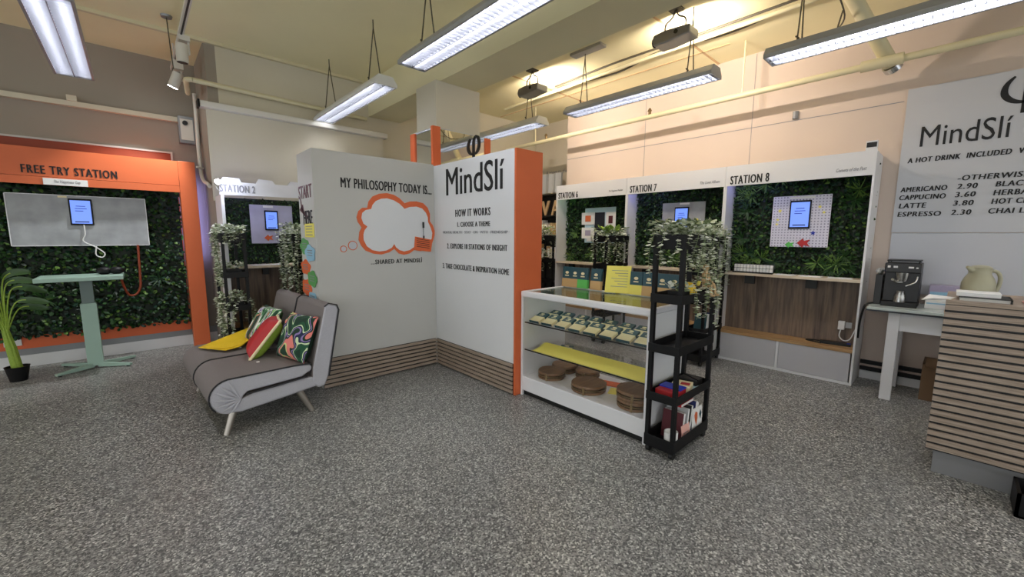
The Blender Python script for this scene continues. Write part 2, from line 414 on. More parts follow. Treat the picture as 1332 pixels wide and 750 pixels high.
def vines(spots, seed, leaf=.03, lens=(.25, .5), dens=1.0, mound=None, lime=0):
    """Trailing plant: a mound of leaves on top and hanging strings of small round leaves."""
    rnd = random.Random(seed); mb = MB()
    if mound:
        (ax, ay, az), (sx, sy, sz), n = mound
        for i in range(n):
            p = Vector((ax + rnd.uniform(-sx, sx), ay + rnd.uniform(-sy, sy), az + rnd.uniform(0, sz)))
            d = Vector((p.x - ax, p.y - ay, rnd.uniform(-.05, .12))) + Vector((rnd.uniform(-.1, .1), rnd.uniform(-.1, .1), 0))
            mb.leaf(p, d, Vector((rnd.uniform(-.5, .5), rnd.uniform(-.5, .5), 1)), leaf * rnd.uniform(.9, 1.5), leaf * .5, rnd.choices((0, 1, 2), (.4, .25, .35))[0])
    for (x, y, z, L) in spots:
        L = L if L else rnd.uniform(*lens); ph = rnd.uniform(0, 6); n = int(L / (leaf * .42) * dens)
        pts = [Vector((x + .02 * math.sin(ph + t * 5) , y + .02 * math.cos(ph + t * 4), z - L * t)) for t in [k / 8 for k in range(9)]]
        mb.tube(pts, .0018, 2, 4, False)
        for i in range(n):
            t = i / n * 8; k = min(int(t), 7); p = pts[k].lerp(pts[k + 1], t - k); a = rnd.uniform(0, 2 * PI)
            d = Vector((math.cos(a), math.sin(a), rnd.uniform(-.5, .1)))
            mb.leaf(p, d, Vector((rnd.uniform(-.3, .3), rnd.uniform(-.3, .3), 1)) + d * .6, leaf * rnd.uniform(.85, 1.25), leaf * .48, rnd.choices((0, 1, 2), (.42, .36, .22))[0])
    for i in range(lime):
        (ax, ay, az), (sx, sy, sz), n = mound; a = rnd.uniform(0, 2 * PI)
        mb.leaf((ax + rnd.uniform(-sx, sx) * .6, ay + rnd.uniform(-sy, sy) * .6, az + sz * .6), (math.cos(a), math.sin(a), rnd.uniform(-.3, .8)), (0, 0, 1), .15, .04, 3)
    return mb
VM = ['vine_a', 'vine_b', 'vine_c', 'lime_leaf']

# ------------------------------------------------------------------ free try station (left wall)
YH = 6.75
st = thing('free_try_station', (-.7, YH, 0), 'big orange station booth with a dark hedge wall and FREE TRY STATION lettering', 'display booth')
b = MB(); b.box((-2.0, YH, 2.115), (.47, YH + .03, 2.415)); b.box((-2.0, YH - .004, 2.03), (.47, YH + .03, 2.111)); b.build('header_board', 'orange', st)
bx((.472, YH, 0), (.645, 6.92, 2.42)).build('pillar', 'orange', st, bevel=.004)
bx((-2.0, YH + .03, 2.38), (.47, 7.02, 2.41)).build('roof_board', 'orange', st)
bx((-2.0, 7.0, .215), (.47, 7.022, 2.38)).build('back_board', 'orange_bright', st)
hedge(-2.0, .462, .36, 2.36, 7.0, 'y', 9000, .085, .05, 10, 3, (-1.15, .3, 1.2, 2.1)).build('leaf_panel', HM, st)
lab(text('FREE TRY STATION', 'black_text', st, (-.822, YH - .0, 2.142), (1, 0, 0), .088, .727, bold=.035, space=1.2), 'black FREE TRY STATION lettering')
b = bx((-.679, YH - .012, 2.03), (-.341, YH - .005, 2.1)); cd = b.build('name_card', 'paper', st)
text('The Happiness Gap', 'grey_text', cd, (-.6, YH - .012, 2.045), (1, 0, 0), .04, .2, shear=.3, depth=.002)
# red panel on the wall above it
bd = thing('wall_panel', (-.8, 7.03, 2.42), 'dark red panel on the wall above the orange FREE TRY header', 'panel')
bx((-2.4, 7.03, 2.42), (.43, 7.048, 2.54)).build('panel_board', 'red_dark', bd)
b = MB(); b.box((.43, 7.02, 2.42), (.45, 7.048, 2.56)); b.box((-2.4, 7.02, 2.54), (.43, 7.048, 2.56)); b.build('panel_frame', 'panel_grey', bd)
# display board with tablet
def tablet(loc, u, nrm, w, h, label, bx_off=0, tilt=0):
    """tablet hanging on a board; loc = lower left corner"""
    t = thing('tablet', loc, label, 'tablet', None)
    u, n, z = Vector(u), Vector(nrm), Vector((0, 0, 1)); p = Vector(loc)
    MB().obox(p + u * w / 2 + z * h / 2 + n * .006, u * w / 2, z * h / 2, n * .006).build('tablet_body', 'black_plastic', t, bevel=.004)
    MB().obox(p + u * w / 2 + z * h / 2 + n * .0125, u * (w / 2 - .014), z * (h / 2 - .02), n * .0008).build('tablet_screen', 'screen_blue', t)
    b = MB(); 
    for k, (a, c) in enumerate(((.3, .7), (.25, .75), (.25, .6))):
        b.obox(p + u * w * (a + c) / 2 + z * h * (.72 - k * .09) + n * .014, u * w * (c - a) / 2, z * h * .012, n * .0005)
    b.build('screen_text', 'blue', t)
    MB().obox(p + u * w * .5 + z * h * .13 + n * .014, u * w * .3, z * h * .02, n * .0005).build('screen_button', 'dark_screen', t); return t
bo = thing('display_board', (-.43, 6.87, 1.37), 'long grey speckled board on the hedge of the orange booth', 'board')
bx((-.98, 6.87, 1.37), (.127, 6.885, 1.93)).build('board_sheet', 'board_grey', bo)
b = MB()
for a, c in (((-.985, 6.866, 1.365), (.132, 6.89, 1.372)), ((-.985, 6.866, 1.928), (.132, 6.89, 1.935)), ((-.985, 6.866, 1.365), (-.978, 6.89, 1.935)), ((.125, 6.866, 1.365), (.132, 6.89, 1.935))): b.box(a, c)
b.build('board_edge', 'white_lam', bo)
bx((-.60, 6.866, 1.905), (-.53, 6.87, 1.925)).build('board_tab', 'cream_card', bo)
b = MB()
for x in (-.8, -.05):
    for z in (1.45, 1.85): b.lathe((x, 6.87, z), [(.001, 0), (.001, 0)], 0, 4)
tablet((-.525, 6.866, 1.60), (1, 0, 0), (0, -1, 0), .19, .30, 'blue lit tablet on the long grey board of the orange booth')
cb = MB().tube(smooth_path([(-.42, 6.855, 1.605), (-.42, 6.85, 1.5), (-.44, 6.853, 1.42), (-.36, 6.845, 1.36), (-.28, 6.84, 1.28), (-.3, 6.84, 1.23), (-.35, 6.84, 1.26), (-.34, 6.845, 1.36)]), .006)
tag(cb.build('charging_cable', 'paper', smooth=60), 'white charging cable dangling below the tablet of the orange booth', 'cable')
oc = MB().tube(smooth_path([(.02, 6.86, 1.37), (.01, 6.85, 1.02), (.0, 6.84, .85), (-.045, 6.83, .765), (-.11, 6.8, .77), (-.15, 6.75, .9), (-.16, 6.72, 1.0)]), .012)
tag(oc.build('cord', 'red_dark', smooth=60), 'orange brown cord looping down beside the mint standing desk', 'cord')
b = MB(); b.box((.455, 6.93, 1.43), (.47, 6.97, 1.49)); tag(b.build('sticky_tag', 'green_card'), 'small green tag on the inner side of the orange pillar', 'tag')

# standing desk
dk = thing('standing_desk', (-.44, 6.49, 0), 'mint green height adjustable desk on a four foot column in the orange booth', 'desk')
bx((-.79, 6.22, 1.005), (-.13, 6.72, 1.05)).build('desk_top', 'mint', dk, bevel=.006)
bx((-.505, 6.45, .03), (-.375, 6.53, .74)).build('lower_column', 'mint', dk, bevel=.004)
bx((-.49, 6.46, .74), (-.39, 6.52, 1.004)).build('upper_column', 'mint_dark', dk)
for ex, ey in ((-.73, 6.29), (-.12, 6.70), (-.72, 6.78), (-.15, 6.31)):
    d = Vector((ex + .44, ey - 6.49, 0)); n = d.normalized(); sd = Vector((-n.y, n.x, 0)) * .025
    a = Vector((-.44, 6.49, .0)) + n * .03; e = Vector((ex, ey, .0)); b = MB()
    sd = sd * .8; P = [a + sd, a - sd, e - sd, e + sd]; z0 = (.012, .012, .012, .012); z1 = (.06, .06, .034, .034)
    k = len(b.v); b.v += [p + Vector((0, 0, z)) for p, z in zip(P, z0)] + [p + Vector((0, 0, z)) for p, z in zip(P, z1)]
    for q in ((0, 1, 2, 3), (7, 6, 5, 4), (0, 4, 5, 1), (1, 5, 6, 2), (2, 6, 7, 3), (3, 7, 4, 0)): b.face(q)
    f = b.build('foot', 'mint', dk); MB().lathe((e - n * .03), [(.018, 0), (.018, .014)], 0, 10).build('foot_pad', 'black', f)
g = thing('headset', (-.23, 6.5, 1.05), 'dark goggle headset lying on the mint desk top', 'headset')
MB().ball((-.285, 6.5, 1.09), .06, 0, 14, (1.15, 1, .72)).build('eye_cup', 'black_plastic', g, smooth=60)
MB().ball((-.185, 6.5, 1.09), .06, 0, 14, (1.15, 1, .72)).build('eye_cup', 'black_plastic', g, smooth=60)
MB().tube(smooth_path([(-.34, 6.52, 1.075), (-.3, 6.6, 1.085), (-.17, 6.6, 1.085), (-.13, 6.52, 1.075)]), .014).build('strap', 'black', g, smooth=60)

# potted palm
pp = thing('potted_palm', (-1.0, 6.42, 0), 'tall green plant in a small black pot at the left edge of the orange booth', 'plant')
MB().lathe((-1.0, 6.42, 0), [(.062, 0), (.088, .15), (.092, .152), (.08, .152), (.078, .13)], 0, 24).build('pot', 'black_plastic', pp, smooth=40)
MB().lathe((-1.0, 6.42, .12), [(.078, 0), (.078, .012)], 0, 20).build('soil', 'soil', pp)
b = MB()
for i in range(7):
    a = i * .9; b.tube([(-1.0 + .02 * math.cos(a), 6.42 + .02 * math.sin(a), .13), (-1.0 + .022 * math.cos(a) - .02, 6.42 + .022 * math.sin(a), .35), (-1.0 + .016 * math.cos(a) - .05, 6.42 + .016 * math.sin(a), .62)], [.022, .017, .006], 0, 8)
b.build('stalk', 'palm_stem', pp, smooth=60)
def frond(tip, mid, base, w=.036):
    b = MB(); P = smooth_path([base, mid, tip], 10); n = len(P)
    b.tube(P[:n * 2 // 3], .006, 0, 6)
    Q = P[n // 2:]; k = len(b.v)
    for i, p in enumerate(Q):
        t = i / (len(Q) - 1); ww = w * math.sin(PI * min(1, .08 + t * .92)) ** .7 if t < 1 else 0
        d = (Q[min(i + 1, len(Q) - 1)] - Q[max(i - 1, 0)]).normalized(); sd = d.cross(Vector((.25, -1, .35))).normalized()
        b.v += [p + sd * ww + Vector((0, -.012, .0)), p, p - sd * ww + Vector((0, -.012, 0))]
    for i in range(len(Q) - 1):
        for j in (0, 1): b.face((k + i * 3 + j, k + i * 3 + j + 1, k + i * 3 + 4 + j, k + i * 3 + 3 + j), 1)
    b.build('frond', ['palm_stem', 'palm_leaf'], pp, smooth=50)
B0 = (-1.03, 6.41, .5)
for tip, mid in (((-.69, 6.25, .80), (-.93, 6.36, .82)), ((-.70, 6.33, .90), (-.95, 6.38, .95)), ((-.76, 6.28, 1.02), (-.98, 6.36, 1.0)), ((-.80, 6.36, 1.12), (-1.0, 6.4, 1.05)),
                 ((-1.4, 6.3, 1.05), (-1.15, 6.36, .95)), ((-1.45, 6.4, .8), (-1.2, 6.4, .85)), ((-1.25, 6.25, 1.2), (-1.1, 6.36, 1.0)), ((-1.05, 6.3, 1.22), (-1.05, 6.38, .98)), ((-1.5, 6.3, .6), (-1.2, 6.36, .7)), ((-.72, 6.4, .72), (-.92, 6.42, .75))):
    frond(tip, mid, B0)
b = bx((-1.16, 6.985, .26), (-1.03, 7.0, .33)); o = tag(b.build('wall_socket', 'paper'), 'white double power socket low on the orange wall behind the palm', 'socket')

# ------------------------------------------------------------------ services on the left walls
o = thing('cable_trunking', (-.9, 6.98, 2.94), 'long cream cable trunking running along the upper left wall', 'trunking')
bx((-6, 6.98, 2.945), (.6, YF - .001, 3.0)).build('trunking_run', 'wall_pale', o); bx((-.44, 6.96, 3.0), (-.36, YF - .001, 3.06)).build('junction_box', 'wall_pale', o)
eb = thing('control_box', (.62, 6.96, 2.72), 'grey electrical control box on the wall above the orange pillar', 'electrical box')
bx((.53, 6.93, 2.68), (.70, YF, 3.02)).build('box_body', 'grey_metal', eb, bevel=.006); bx((.55, 6.925, 2.72), (.68, 6.93, 2.98)).build('box_front', 'pipe_white', eb)
MB().tube([(.6, 6.93, 2.93), (.6, 6.9, 2.93)], .028, 0, 14).build('dial', 'black', eb)
b = MB().tube(smooth_path([(.715, 6.85, 3.3), (.715, 6.85, 3.05), (.71, 6.85, 2.6), (.71, 6.8, 2.3), (.71, 6.6, 2.18), (.71, 6.3, 2.12), (.71, 6.1, 2.07)], 6), .022)
b.tube([(.735, 6.8, 2.36), (.66, 6.7, 2.36)], .012); tag(b.build('pipe', 'pipe_white', smooth=60), 'white pipe bending down the corner beside the grey control box', 'pipe')
b = MB().tube([(.62, 5.97, 3.215), (2.62, 5.99, 3.17)], .028); b.tube(smooth_path([(.62, 5.97, 3.215), (.575, 5.99, 3.213), (.57, 6.06, 3.21), (.62, 6.5, 3.2)], 4), .028)
tag(b.build('pipe', 'pipe_cream', smooth=60), 'cream pipe along the pale back wall above the screen case', 'pipe')
sc = thing('projector_screen', (1.8, 5.94, 1.9), 'rolled down white projector screen on the pale back wall above STATION 2', 'projector screen')
bx((.66, 5.90, 2.93), (2.9, 6.03, 3.0)).build('screen_case', 'pipe_white', sc, bevel=.01); bx((.72, 5.985, 1.9), (2.86, 5.992, 2.94)).build('screen_sheet', 'wall_pale', sc)
bx((.64, 5.895, 2.925), (.66, 6.035, 3.005)).build('end_cap', 'black_plastic', sc)
b = bx((2.3, 6.0, 2.85), (2.42, 6.05, 2.97))
h = thing('ceiling_hook', (.42, 5.66, 3.69), 'small round ceiling plate with a thin chain beside the lighting track', 'hook')
MB().lathe((.42, 5.66, 3.68), [(.045, 0), (.05, .02)], 0, 16).build('plate', 'grey_metal', h); MB().tube([(.42, 5.66, 3.69), (.43, 5.67, 3.4), (.44, 5.68, 3.2)], .005).build('chain', 'chain', h)
# track with two heads
tr = thing('lighting_track', (.51, 5.5, 3.5), 'white ceiling lighting track with two spotlight heads', 'track light')
bx((.49, 3.6, 3.50), (.535, 6.75, 3.535)).build('track_rail', 'pipe_white', tr); bx((.505, 3.6, 3.495), (.52, 6.75, 3.50)).build('track_slot', 'black', tr)
b = MB(); 
for y in (4.6, 6.4): b.tube([(.51, y, 3.53), (.51, y, 3.7)], .008)
b.build('hanger', 'pipe_white', tr)
def head(c, aim, lit, label):
    c, d = Vector(c), (Vector(aim) - Vector(c)).normalized()
    b = MB().tube([c - d * .09, c + d * .085], .052, 0, 18); b.tube([c + Vector((.06, 0, 0)), c + Vector((.06, 0, .12))], .009); b.box((.49, c.y - .05, c.z + .12), (.58, c.y + .05, 3.5)); hb = b.build('spotlight_head', 'pipe_white', tr, smooth=40); hb['label'] = label
    MB().tube([c + d * .086, c + d * .089], .046, 0, 18).build('lamp_face', 'spot_glow' if lit else 'black', hb)
    if lit:
        L = bpy.data.lights.new('bulb', 'SPOT'); L.energy = TRACK; L.spot_size = 1.15; L.spot_blend = .6; L.shadow_soft_size = .04; L.color = (.95, .98, 1)
        lo = bpy.data.objects.new('bulb', L); COL.objects.link(lo); lo.parent = tr; lo.location = c + d * .1 - Vector((.51, 5.5, 3.5)); lo.rotation_euler = d.to_track_quat('-Z', 'Y').to_euler()
head((.51, 5.55, 3.33), (.48, 5.6, 2.3), False, 'white head pointing straight down')
head((.50, 6.35, 3.28), (-.35, 6.95, 1.1), True, 'white head lit and turned to the orange booth')

# ------------------------------------------------------------------ fluorescent fixtures
def fixture(cx, y0, y1, label, mat_body, chains, w=.27):
    z = 3.0; f = thing('ceiling_lamp', (cx, (y0 + y1) / 2, z), label, 'lamp', 'hanging fluorescent lamps')
    pr = [(cx - w / 2, z), (cx - w / 2, z + .03), (cx - w / 2 + .05, z + .095), (cx + w / 2 - .05, z + .095), (cx + w / 2, z + .03), (cx + w / 2, z), (cx + w / 2 - .012, z), (cx + w / 2 - .012, z + .03), (cx + w / 2 - .058, z + .088), (cx - w / 2 + .058, z + .088), (cx - w / 2 + .012, z + .03), (cx - w / 2 + .012, z)]
    MB().prism([(x, y0, zz) for x, zz in pr], (0, y1 - y0, 0)).build('housing', mat_body, f)
    for y in (y0, y1):
        b = MB(); b.prism([(cx - w / 2, y - .004, z), (cx - w / 2, y - .004, z + .03), (cx - w / 2 + .05, y - .004, z + .095), (cx + w / 2 - .05, y - .004, z + .095), (cx + w / 2, y - .004, z + .03), (cx + w / 2, y - .004, z)], (0, .008, 0))
        b.build('end_cap', mat_body, f)
    b = MB(); n = int((y1 - y0) / .05)
    for i in range(n + 1):
        y = y0 + .03 + (y1 - y0 - .06) * i / n; b.box((cx - w / 2 + .012, y - .001, z + .002), (cx + w / 2 - .012, y + .001, z + .043))
    for x in (cx - w / 2 + .014, cx, cx + w / 2 - .014): b.box((x - .003, y0 + .01, z + .001), (x + .003, y1 - .01, z + .044))
    b.build('louvre', 'louvre', f)
    for x in (cx - w / 4 + .003, cx + w / 4 - .003): MB().tube([(x, y0 + .05, z + .058), (x, y1 - .05, z + .058)], .013, 0, 8).build('fluorescent_tube', 'tube', f)
    for y in chains:
        b = MB(); b.tube([(cx - .07, y, z + .09), (cx, y, 3.62), (cx, y, 3.7)], .006, 0, 5); b.tube([(cx + .07, y, z + .09), (cx, y, 3.62)], .006, 0, 5)
        b.tube([(cx - .07, y - .012, z + .10), (cx - .07, y + .012, z + .125)], .007, 0, 5); b.build('suspension_chain', 'chain', f)
fixture(-.30, 4.05, 5.93, 'bright fluorescent lamp hanging at the top left above the orange booth', 'lamp_grey', (4.4, 5.6))
fixture(1.97, 1.62, 3.50, 'grey fluorescent lamp hanging at the top centre, largest of the lamps', 'lamp_grey', (1.9, 3.2))
fixture(1.99, 4.06, 5.92, 'pale fluorescent lamp hanging between the pale back wall and the column', 'lamp_white', (4.3, 5.6), .25)
fixture(4.16, 1.70, 3.47, 'grey fluorescent lamp hanging over STATION 7 beside the flood lamp', 'lamp_grey', (1.95, 3.25), .24)
fixture(4.17, -.58, 1.27, 'grey fluorescent lamp hanging at the top right before the thick pipe', 'lamp_grey', (-.3, 1.05), .25)
fixture(4.17, 3.95, 5.75, 'fluorescent lamp hanging behind the square column, half hidden', 'lamp_white', (4.2, 5.5), .25)
# unseen lamps added for their light, continuing the rows behind the viewer
for i, (cx, y0) in enumerate(((-.30, 1.5), (1.97, -.9), (-.30, -1.1), (1.97, -3.4), (4.17, -3.1))):
    fixture(cx, y0, y0 + 1.85, ('added fluorescent lamp of the left row out of view overhead', 'added fluorescent lamp of the middle row just behind the viewer', 'added fluorescent lamp of the left row far behind the viewer', 'last added fluorescent lamp of the middle row behind the viewer', 'added fluorescent lamp of the right row behind the viewer')[i], 'lamp_grey', ())

# flood lamps on the ceiling that wash the right wall
def flood(cx, cy, label):
    z = 3.43; f = thing('flood_lamp', (cx, cy, z), label, 'lamp', 'ceiling flood lamps')
    pr = [(-.17, -.05), (-.19, 0), (-.17, .05), (-.05, .062), (.19, .045), (.19, -.035), (-.05, -.055)]
    MB().prism([(cx - .1, cy - a, z + q) for a, q in pr], (.2, 0, 0)).build('lamp_body', 'grey_metal', f, bevel=.012)
    MB().tube([(cx - .04, cy + .185, z), (cx - .04, cy + .196, z)], .045, 0, 14).build('front_cap', 'lens', f, smooth=40)
    MB().tube([(cx - .101, cy - .06, z + .012), (cx - .107, cy - .06, z + .012)], .02, 0, 12).build('knob', 'black', f)
    MB().box((cx + .1, cy - .13, z - .03), (cx + .103, cy + .13, z + .04)).build('lamp_glass', 'flood_glass', f)
    b = MB()
    for q in (-.1, .1): b.tube(smooth_path([(cx, cy + q, z + .05), (cx, cy + q, z + .15), (cx, cy + q * .3, z + .2), (cx, cy, z + .27)], 4), .008, 0, 6)
    b.box((cx - .06, cy - .06, 3.685), (cx + .06, cy + .06, 3.70)); b.build('bracket', 'cable_dark', f)
    L = bpy.data.lights.new('bulb', 'AREA'); L.shape = 'RECTANGLE'; L.size = .2; L.size_y = .03; L.energy = FLOOD; L.color = (1, .87, .76)
    lo = bpy.data.objects.new('bulb', L); COL.objects.link(lo); lo.parent = f; lo.location = (.115, 0, .01)
    lo.rotation_euler = Vector((1, 0, .18)).to_track_quat('-Z', 'Y').to_euler()
flood(4.06, 2.08, 'grey flood lamp on the ceiling near the right wall, nearer of the two')
flood(4.10, 4.08, 'grey flood lamp on the ceiling beside the beam, farther of the two')
# pipes, conduits and small things on the right side ceiling
p = thing('pipe', (5.27, 2.4, 3.1), 'long cream pipe hung along the upper right wall', 'pipe')
MB().tube([(5.27, -3, 3.13), (5.27, 5.9, 3.1)], .032, 0, 12).build('pipe_run', 'pipe_cream', p, smooth=50)
for y in (1.85, 5.15, -1.4): MB().tube([(5.27, y, 3.1), (5.27, y, 3.7)], .009, 0, 6).build('hanger_rod', 'pipe_cream', p)
for y in (3.0, 4.9):
    v = MB().lathe((5.27, y, 3.13), [(.02, 0), (.02, .05), (.03, .055), (.012, .09)], 0, 10).build('sprinkler', 'brass', p)
p = thing('pipe', (5.3, .75, 3.1), 'thick cream pipe sloping from the ceiling to the long pipe at top right', 'pipe')
MB().tube([(4.75, .93, 3.78), (5.42, .60, 3.13)], .06, 0, 16).build('pipe_run', 'pipe_cream', p, smooth=50)
MB().tube([(5.42, .60, 3.13), (5.46, .58, 3.10)], .072, 0, 16).build('pipe_cap', 'chrome', p, smooth=50)
MB().tube([(5.27, .50, 3.12), (5.27, .80, 3.12)], .05, 0, 14).build('coupling', 'pipe_cream', p, smooth=50)
b = MB().tube([(4.78, 5.4, 3.62), (4.70, 3.0, 3.62), (4.66, .2, 3.62)], .022, 0, 8)
tag(b.build('conduit', 'pipe_cream', smooth=50), 'cream conduit under the ceiling past the two flood lamps', 'pipe')
b = MB().tube(smooth_path([(4.74, 4.2, 3.655), (4.9, 3.3, 3.66), (4.72, 2.6, 3.655), (4.85, 1.9, 3.66), (4.72, 1.2, 3.65), (4.7, .2, 3.65)], 6), .012, 0, 6); b.tube(smooth_path([(4.7, 4.2, 3.665), (4.62, 3.1, 3.66), (4.66, 1.9, 3.665), (4.62, .2, 3.66)], 6), .012, 0, 6)
tag(b.build('cable', 'cable_dark', smooth=50), 'dark cables slung along the ceiling conduit', 'cable')
b = MB().tube(smooth_path([(4.62, .95, 3.69), (4.9, .9, 3.5), (5.2, 1.0, 3.52), (5.25, .98, 3.69)], 6), .007, 0, 6)
tag(b.build('cable', 'cable_dark', smooth=50), 'thin dark cable sagging from the ceiling by the thick pipe', 'cable')
b = MB()
for y in (.2, 2.3, 4.4): b.box((3.2, y - .012, 3.692), (5.69, y + .012, 3.6995))
for x in (5.2,): b.box((x - .01, 2.0, 3.692), (x + .01, 6.0, 3.6995))
struct('trim_5', b, 'tan')
tag(bx((4.08, 2.98, 3.67), (4.2, 3.42, 3.70)).build('ceiling_plate', 'lamp_grey'), 'flat grey plate on the ceiling above the STATION 7 lamp', 'plate')
tag(MB().lathe((5.685, 1.406, 2.886), [(.03, -.04), (.03, .04)], 0, 12).build('wall_sensor', 'grey_metal'), 'small round grey sensor on the upper right wall', 'sensor')
b = thing('motion_sensor', (5.31, .655, 2.335), 'small black fronted sensor on top of the STATION 8 header', 'sensor')
bx((5.29, .615, 2.335), (5.33, .70, 2.425)).build('sensor_body', 'white_lam', b); bx((5.285, .62, 2.365), (5.29, .695, 2.41)).build('sensor_eye', 'black', b)

# ------------------------------------------------------------------ partition and column cladding
def cladding():
    c = thing('column_cladding', (2.96, 4.35, 0), 'mirror cladding with orange corner posts around the square column', 'cladding')
    for a, q in (((2.545, 4.088, 0), (2.645, 4.13, 2.72)), ((2.545, 4.50, 0), (2.6, 4.60, 2.70)), ((3.29, 4.088, 0), (3.38, 4.13, 2.70))):
        bx(a, q).build('corner_post', 'orange_bright', c)
    bx((2.645, 4.098, 0), (3.29, 4.112, 2.70)).build('mirror_panel', 'mirror', c); bx((2.56, 4.13, 0), (2.574, 4.50, 2.70)).build('mirror_panel', 'mirror', c)
    bx((2.56, 4.13, 2.70), (2.62, 4.56, 2.712)).build('top_edge', 'panel_grey', c); bx((2.645, 4.1, 2.70), (3.29, 4.13, 2.712)).build('top_edge', 'panel_grey', c)
cladding()
def slats(mb, a, e, n, z0, pitch, nrm, fill=.335):
    """n horizontal wood slats on a black backing; a -> e along the wall, nrm outward"""
    a, e, nrm = Vector(a), Vector(e), Vector(nrm); u = e - a
    mb.obox(a + u / 2 + Vector((0, 0, z0 + n * pitch / 2)) + nrm * .004, u / 2, Vector((0, 0, n * pitch / 2)), nrm * .004, 1)
    for i in range(n):
        mb.obox(a + u / 2 + Vector((0, 0, z0 + (i + .5) * pitch + .004)) + nrm * .014, u / 2, Vector((0, 0, pitch * fill)), nrm * .007, 0)
    return mb
pl = thing('partition', (1.89, 4.3, 0), 'pale grey partition with the MY PHILOSOPHY TODAY IS thought bubble', 'partition')
bx((1.246, 4.071, 0), (2.537, 4.53, 2.29)).build('partition_body', 'panel_grey', pl, bevel=.003)
slats(MB(), (1.246, 4.071, 0), (2.516, 4.071, 0), 7, .004, .043, (0, -1, 0)).build('slat_skirting', ['slat_wood', 'black'], pl)
lab(text('MY PHILOSOPHY TODAY IS...', 'black_text', pl, (1.5, 4.071, 1.958), (1, 0, 0), .095, 1.0, bold=.022, space=1.1), 'black MY PHILOSOPHY TODAY IS lettering')
lab(text('...SHARED AT MINDSLÍ', 'black_text', pl, (1.77, 4.071, 1.205), (1, 0, 0), .058, .59, bold=.02, space=1.15), 'small black SHARED AT MINDSLÍ lettering')
OUT = [(1.751, 1.777), (1.766, 1.839), (1.809, 1.892), (1.882, 1.925), (1.968, 1.937), (2.043, 1.925), (2.107, 1.894), (2.164, 1.845), (2.225, 1.866), (2.307, 1.873), (2.391, 1.858), (2.448, 1.811), (2.475, 1.744), (2.473, 1.662), (2.508, 1.619), (2.532, 1.556), (2.53, 1.504), (2.51, 1.447), (2.47, 1.364), (2.348, 1.328), (2.264, 1.342), (2.208, 1.306), (2.14, 1.293), (2.081, 1.309), (2.03, 1.359), (1.971, 1.324), (1.883, 1.303), (1.798, 1.314), (1.716, 1.347), (1.672, 1.399), (1.649, 1.455), (1.66, 1.534), (1.685, 1.579), (1.648, 1.634), (1.638, 1.678), (1.658, 1.739), (1.699, 1.774)]
INN = [(1.792, 1.767), (1.806, 1.808), (1.843, 1.849), (1.904, 1.876), (1.966, 1.883), (2.041, 1.867), (2.105, 1.835), (2.162, 1.785), (2.223, 1.808), (2.305, 1.816), (2.375, 1.799), (2.422, 1.754), (2.444, 1.705), (2.446, 1.655), (2.478, 1.593), (2.498, 1.53), (2.488, 1.466), (2.42, 1.39), (2.321, 1.366), (2.258, 1.373), (2.209, 1.343), (2.141, 1.33), (2.089, 1.346), (2.05, 1.376), (2.03, 1.412), (1.999, 1.371), (1.934, 1.343), (1.859, 1.336), (1.787, 1.351), (1.73, 1.392), (1.7, 1.455), (1.7, 1.512), (1.713, 1.551), (1.744, 1.589), (1.704, 1.618), (1.686, 1.674), (1.697, 1.724), (1.733, 1.753)]
tb = MB().prism([(x, 4.071, z) for x, z in OUT], (0, -.004, 0)).build('thought_bubble', 'orange_bright', pl)
MB().prism([(x, 4.067, z) for x, z in INN], (0, -.003, 0)).build('bubble_whiteboard', 'white_board', tb)
for cx, cz, r in ((1.588, 1.4, .047), (1.497, 1.368, .033)):
    q = MB().prism([(cx + r * math.cos(a * PI / 12), 4.071, cz + r * math.sin(a * PI / 12)) for a in range(24)], (0, -.003, 0)).build('bubble_dot', 'orange', pl)
    MB().prism([(cx + (r - .008) * math.cos(a * PI / 12), 4.068, cz + (r - .008) * math.sin(a * PI / 12)) for a in range(24)], (0, -.002, 0)).build('dot_centre', 'menu_white', q)
o = thing('instruction_card', (2.37, 4.055, 1.33), 'orange card with black lines at the lower right of the thought bubble', 'card')
MB().prism([(2.277, 4.064, 1.491), (2.498, 4.064, 1.453), (2.473, 4.064, 1.319), (2.259, 4.064, 1.343)], (0, -.004, 0)).build('card_sheet', 'orange_bright', o)
b = MB()
for k in range(5): b.obox((2.375, 4.0595, 1.455 - k * .021), Vector((.08, 0, -.012)), Vector((0, .0005, 0)), Vector((0, 0, .003)))
b.build('card_text', 'black_text', o)
o = thing('marker_pen', (2.38, 4.05, 1.58), 'black marker pen hanging on a string in the thought bubble', 'pen')
MB().tube([(2.379, 4.052, 1.585), (2.379, 4.052, 1.65)], .011, 0, 10).build('pen_body', 'black', o); MB().tube([(2.379, 4.056, 1.585), (2.382, 4.056, 1.50)], .0025).build('string', 'grey_text', o)
MB().tube([(2.382, 4.053, 1.50), (2.382, 4.053, 1.468)], .008, 0, 8).build('pen_cap', 'black', o)
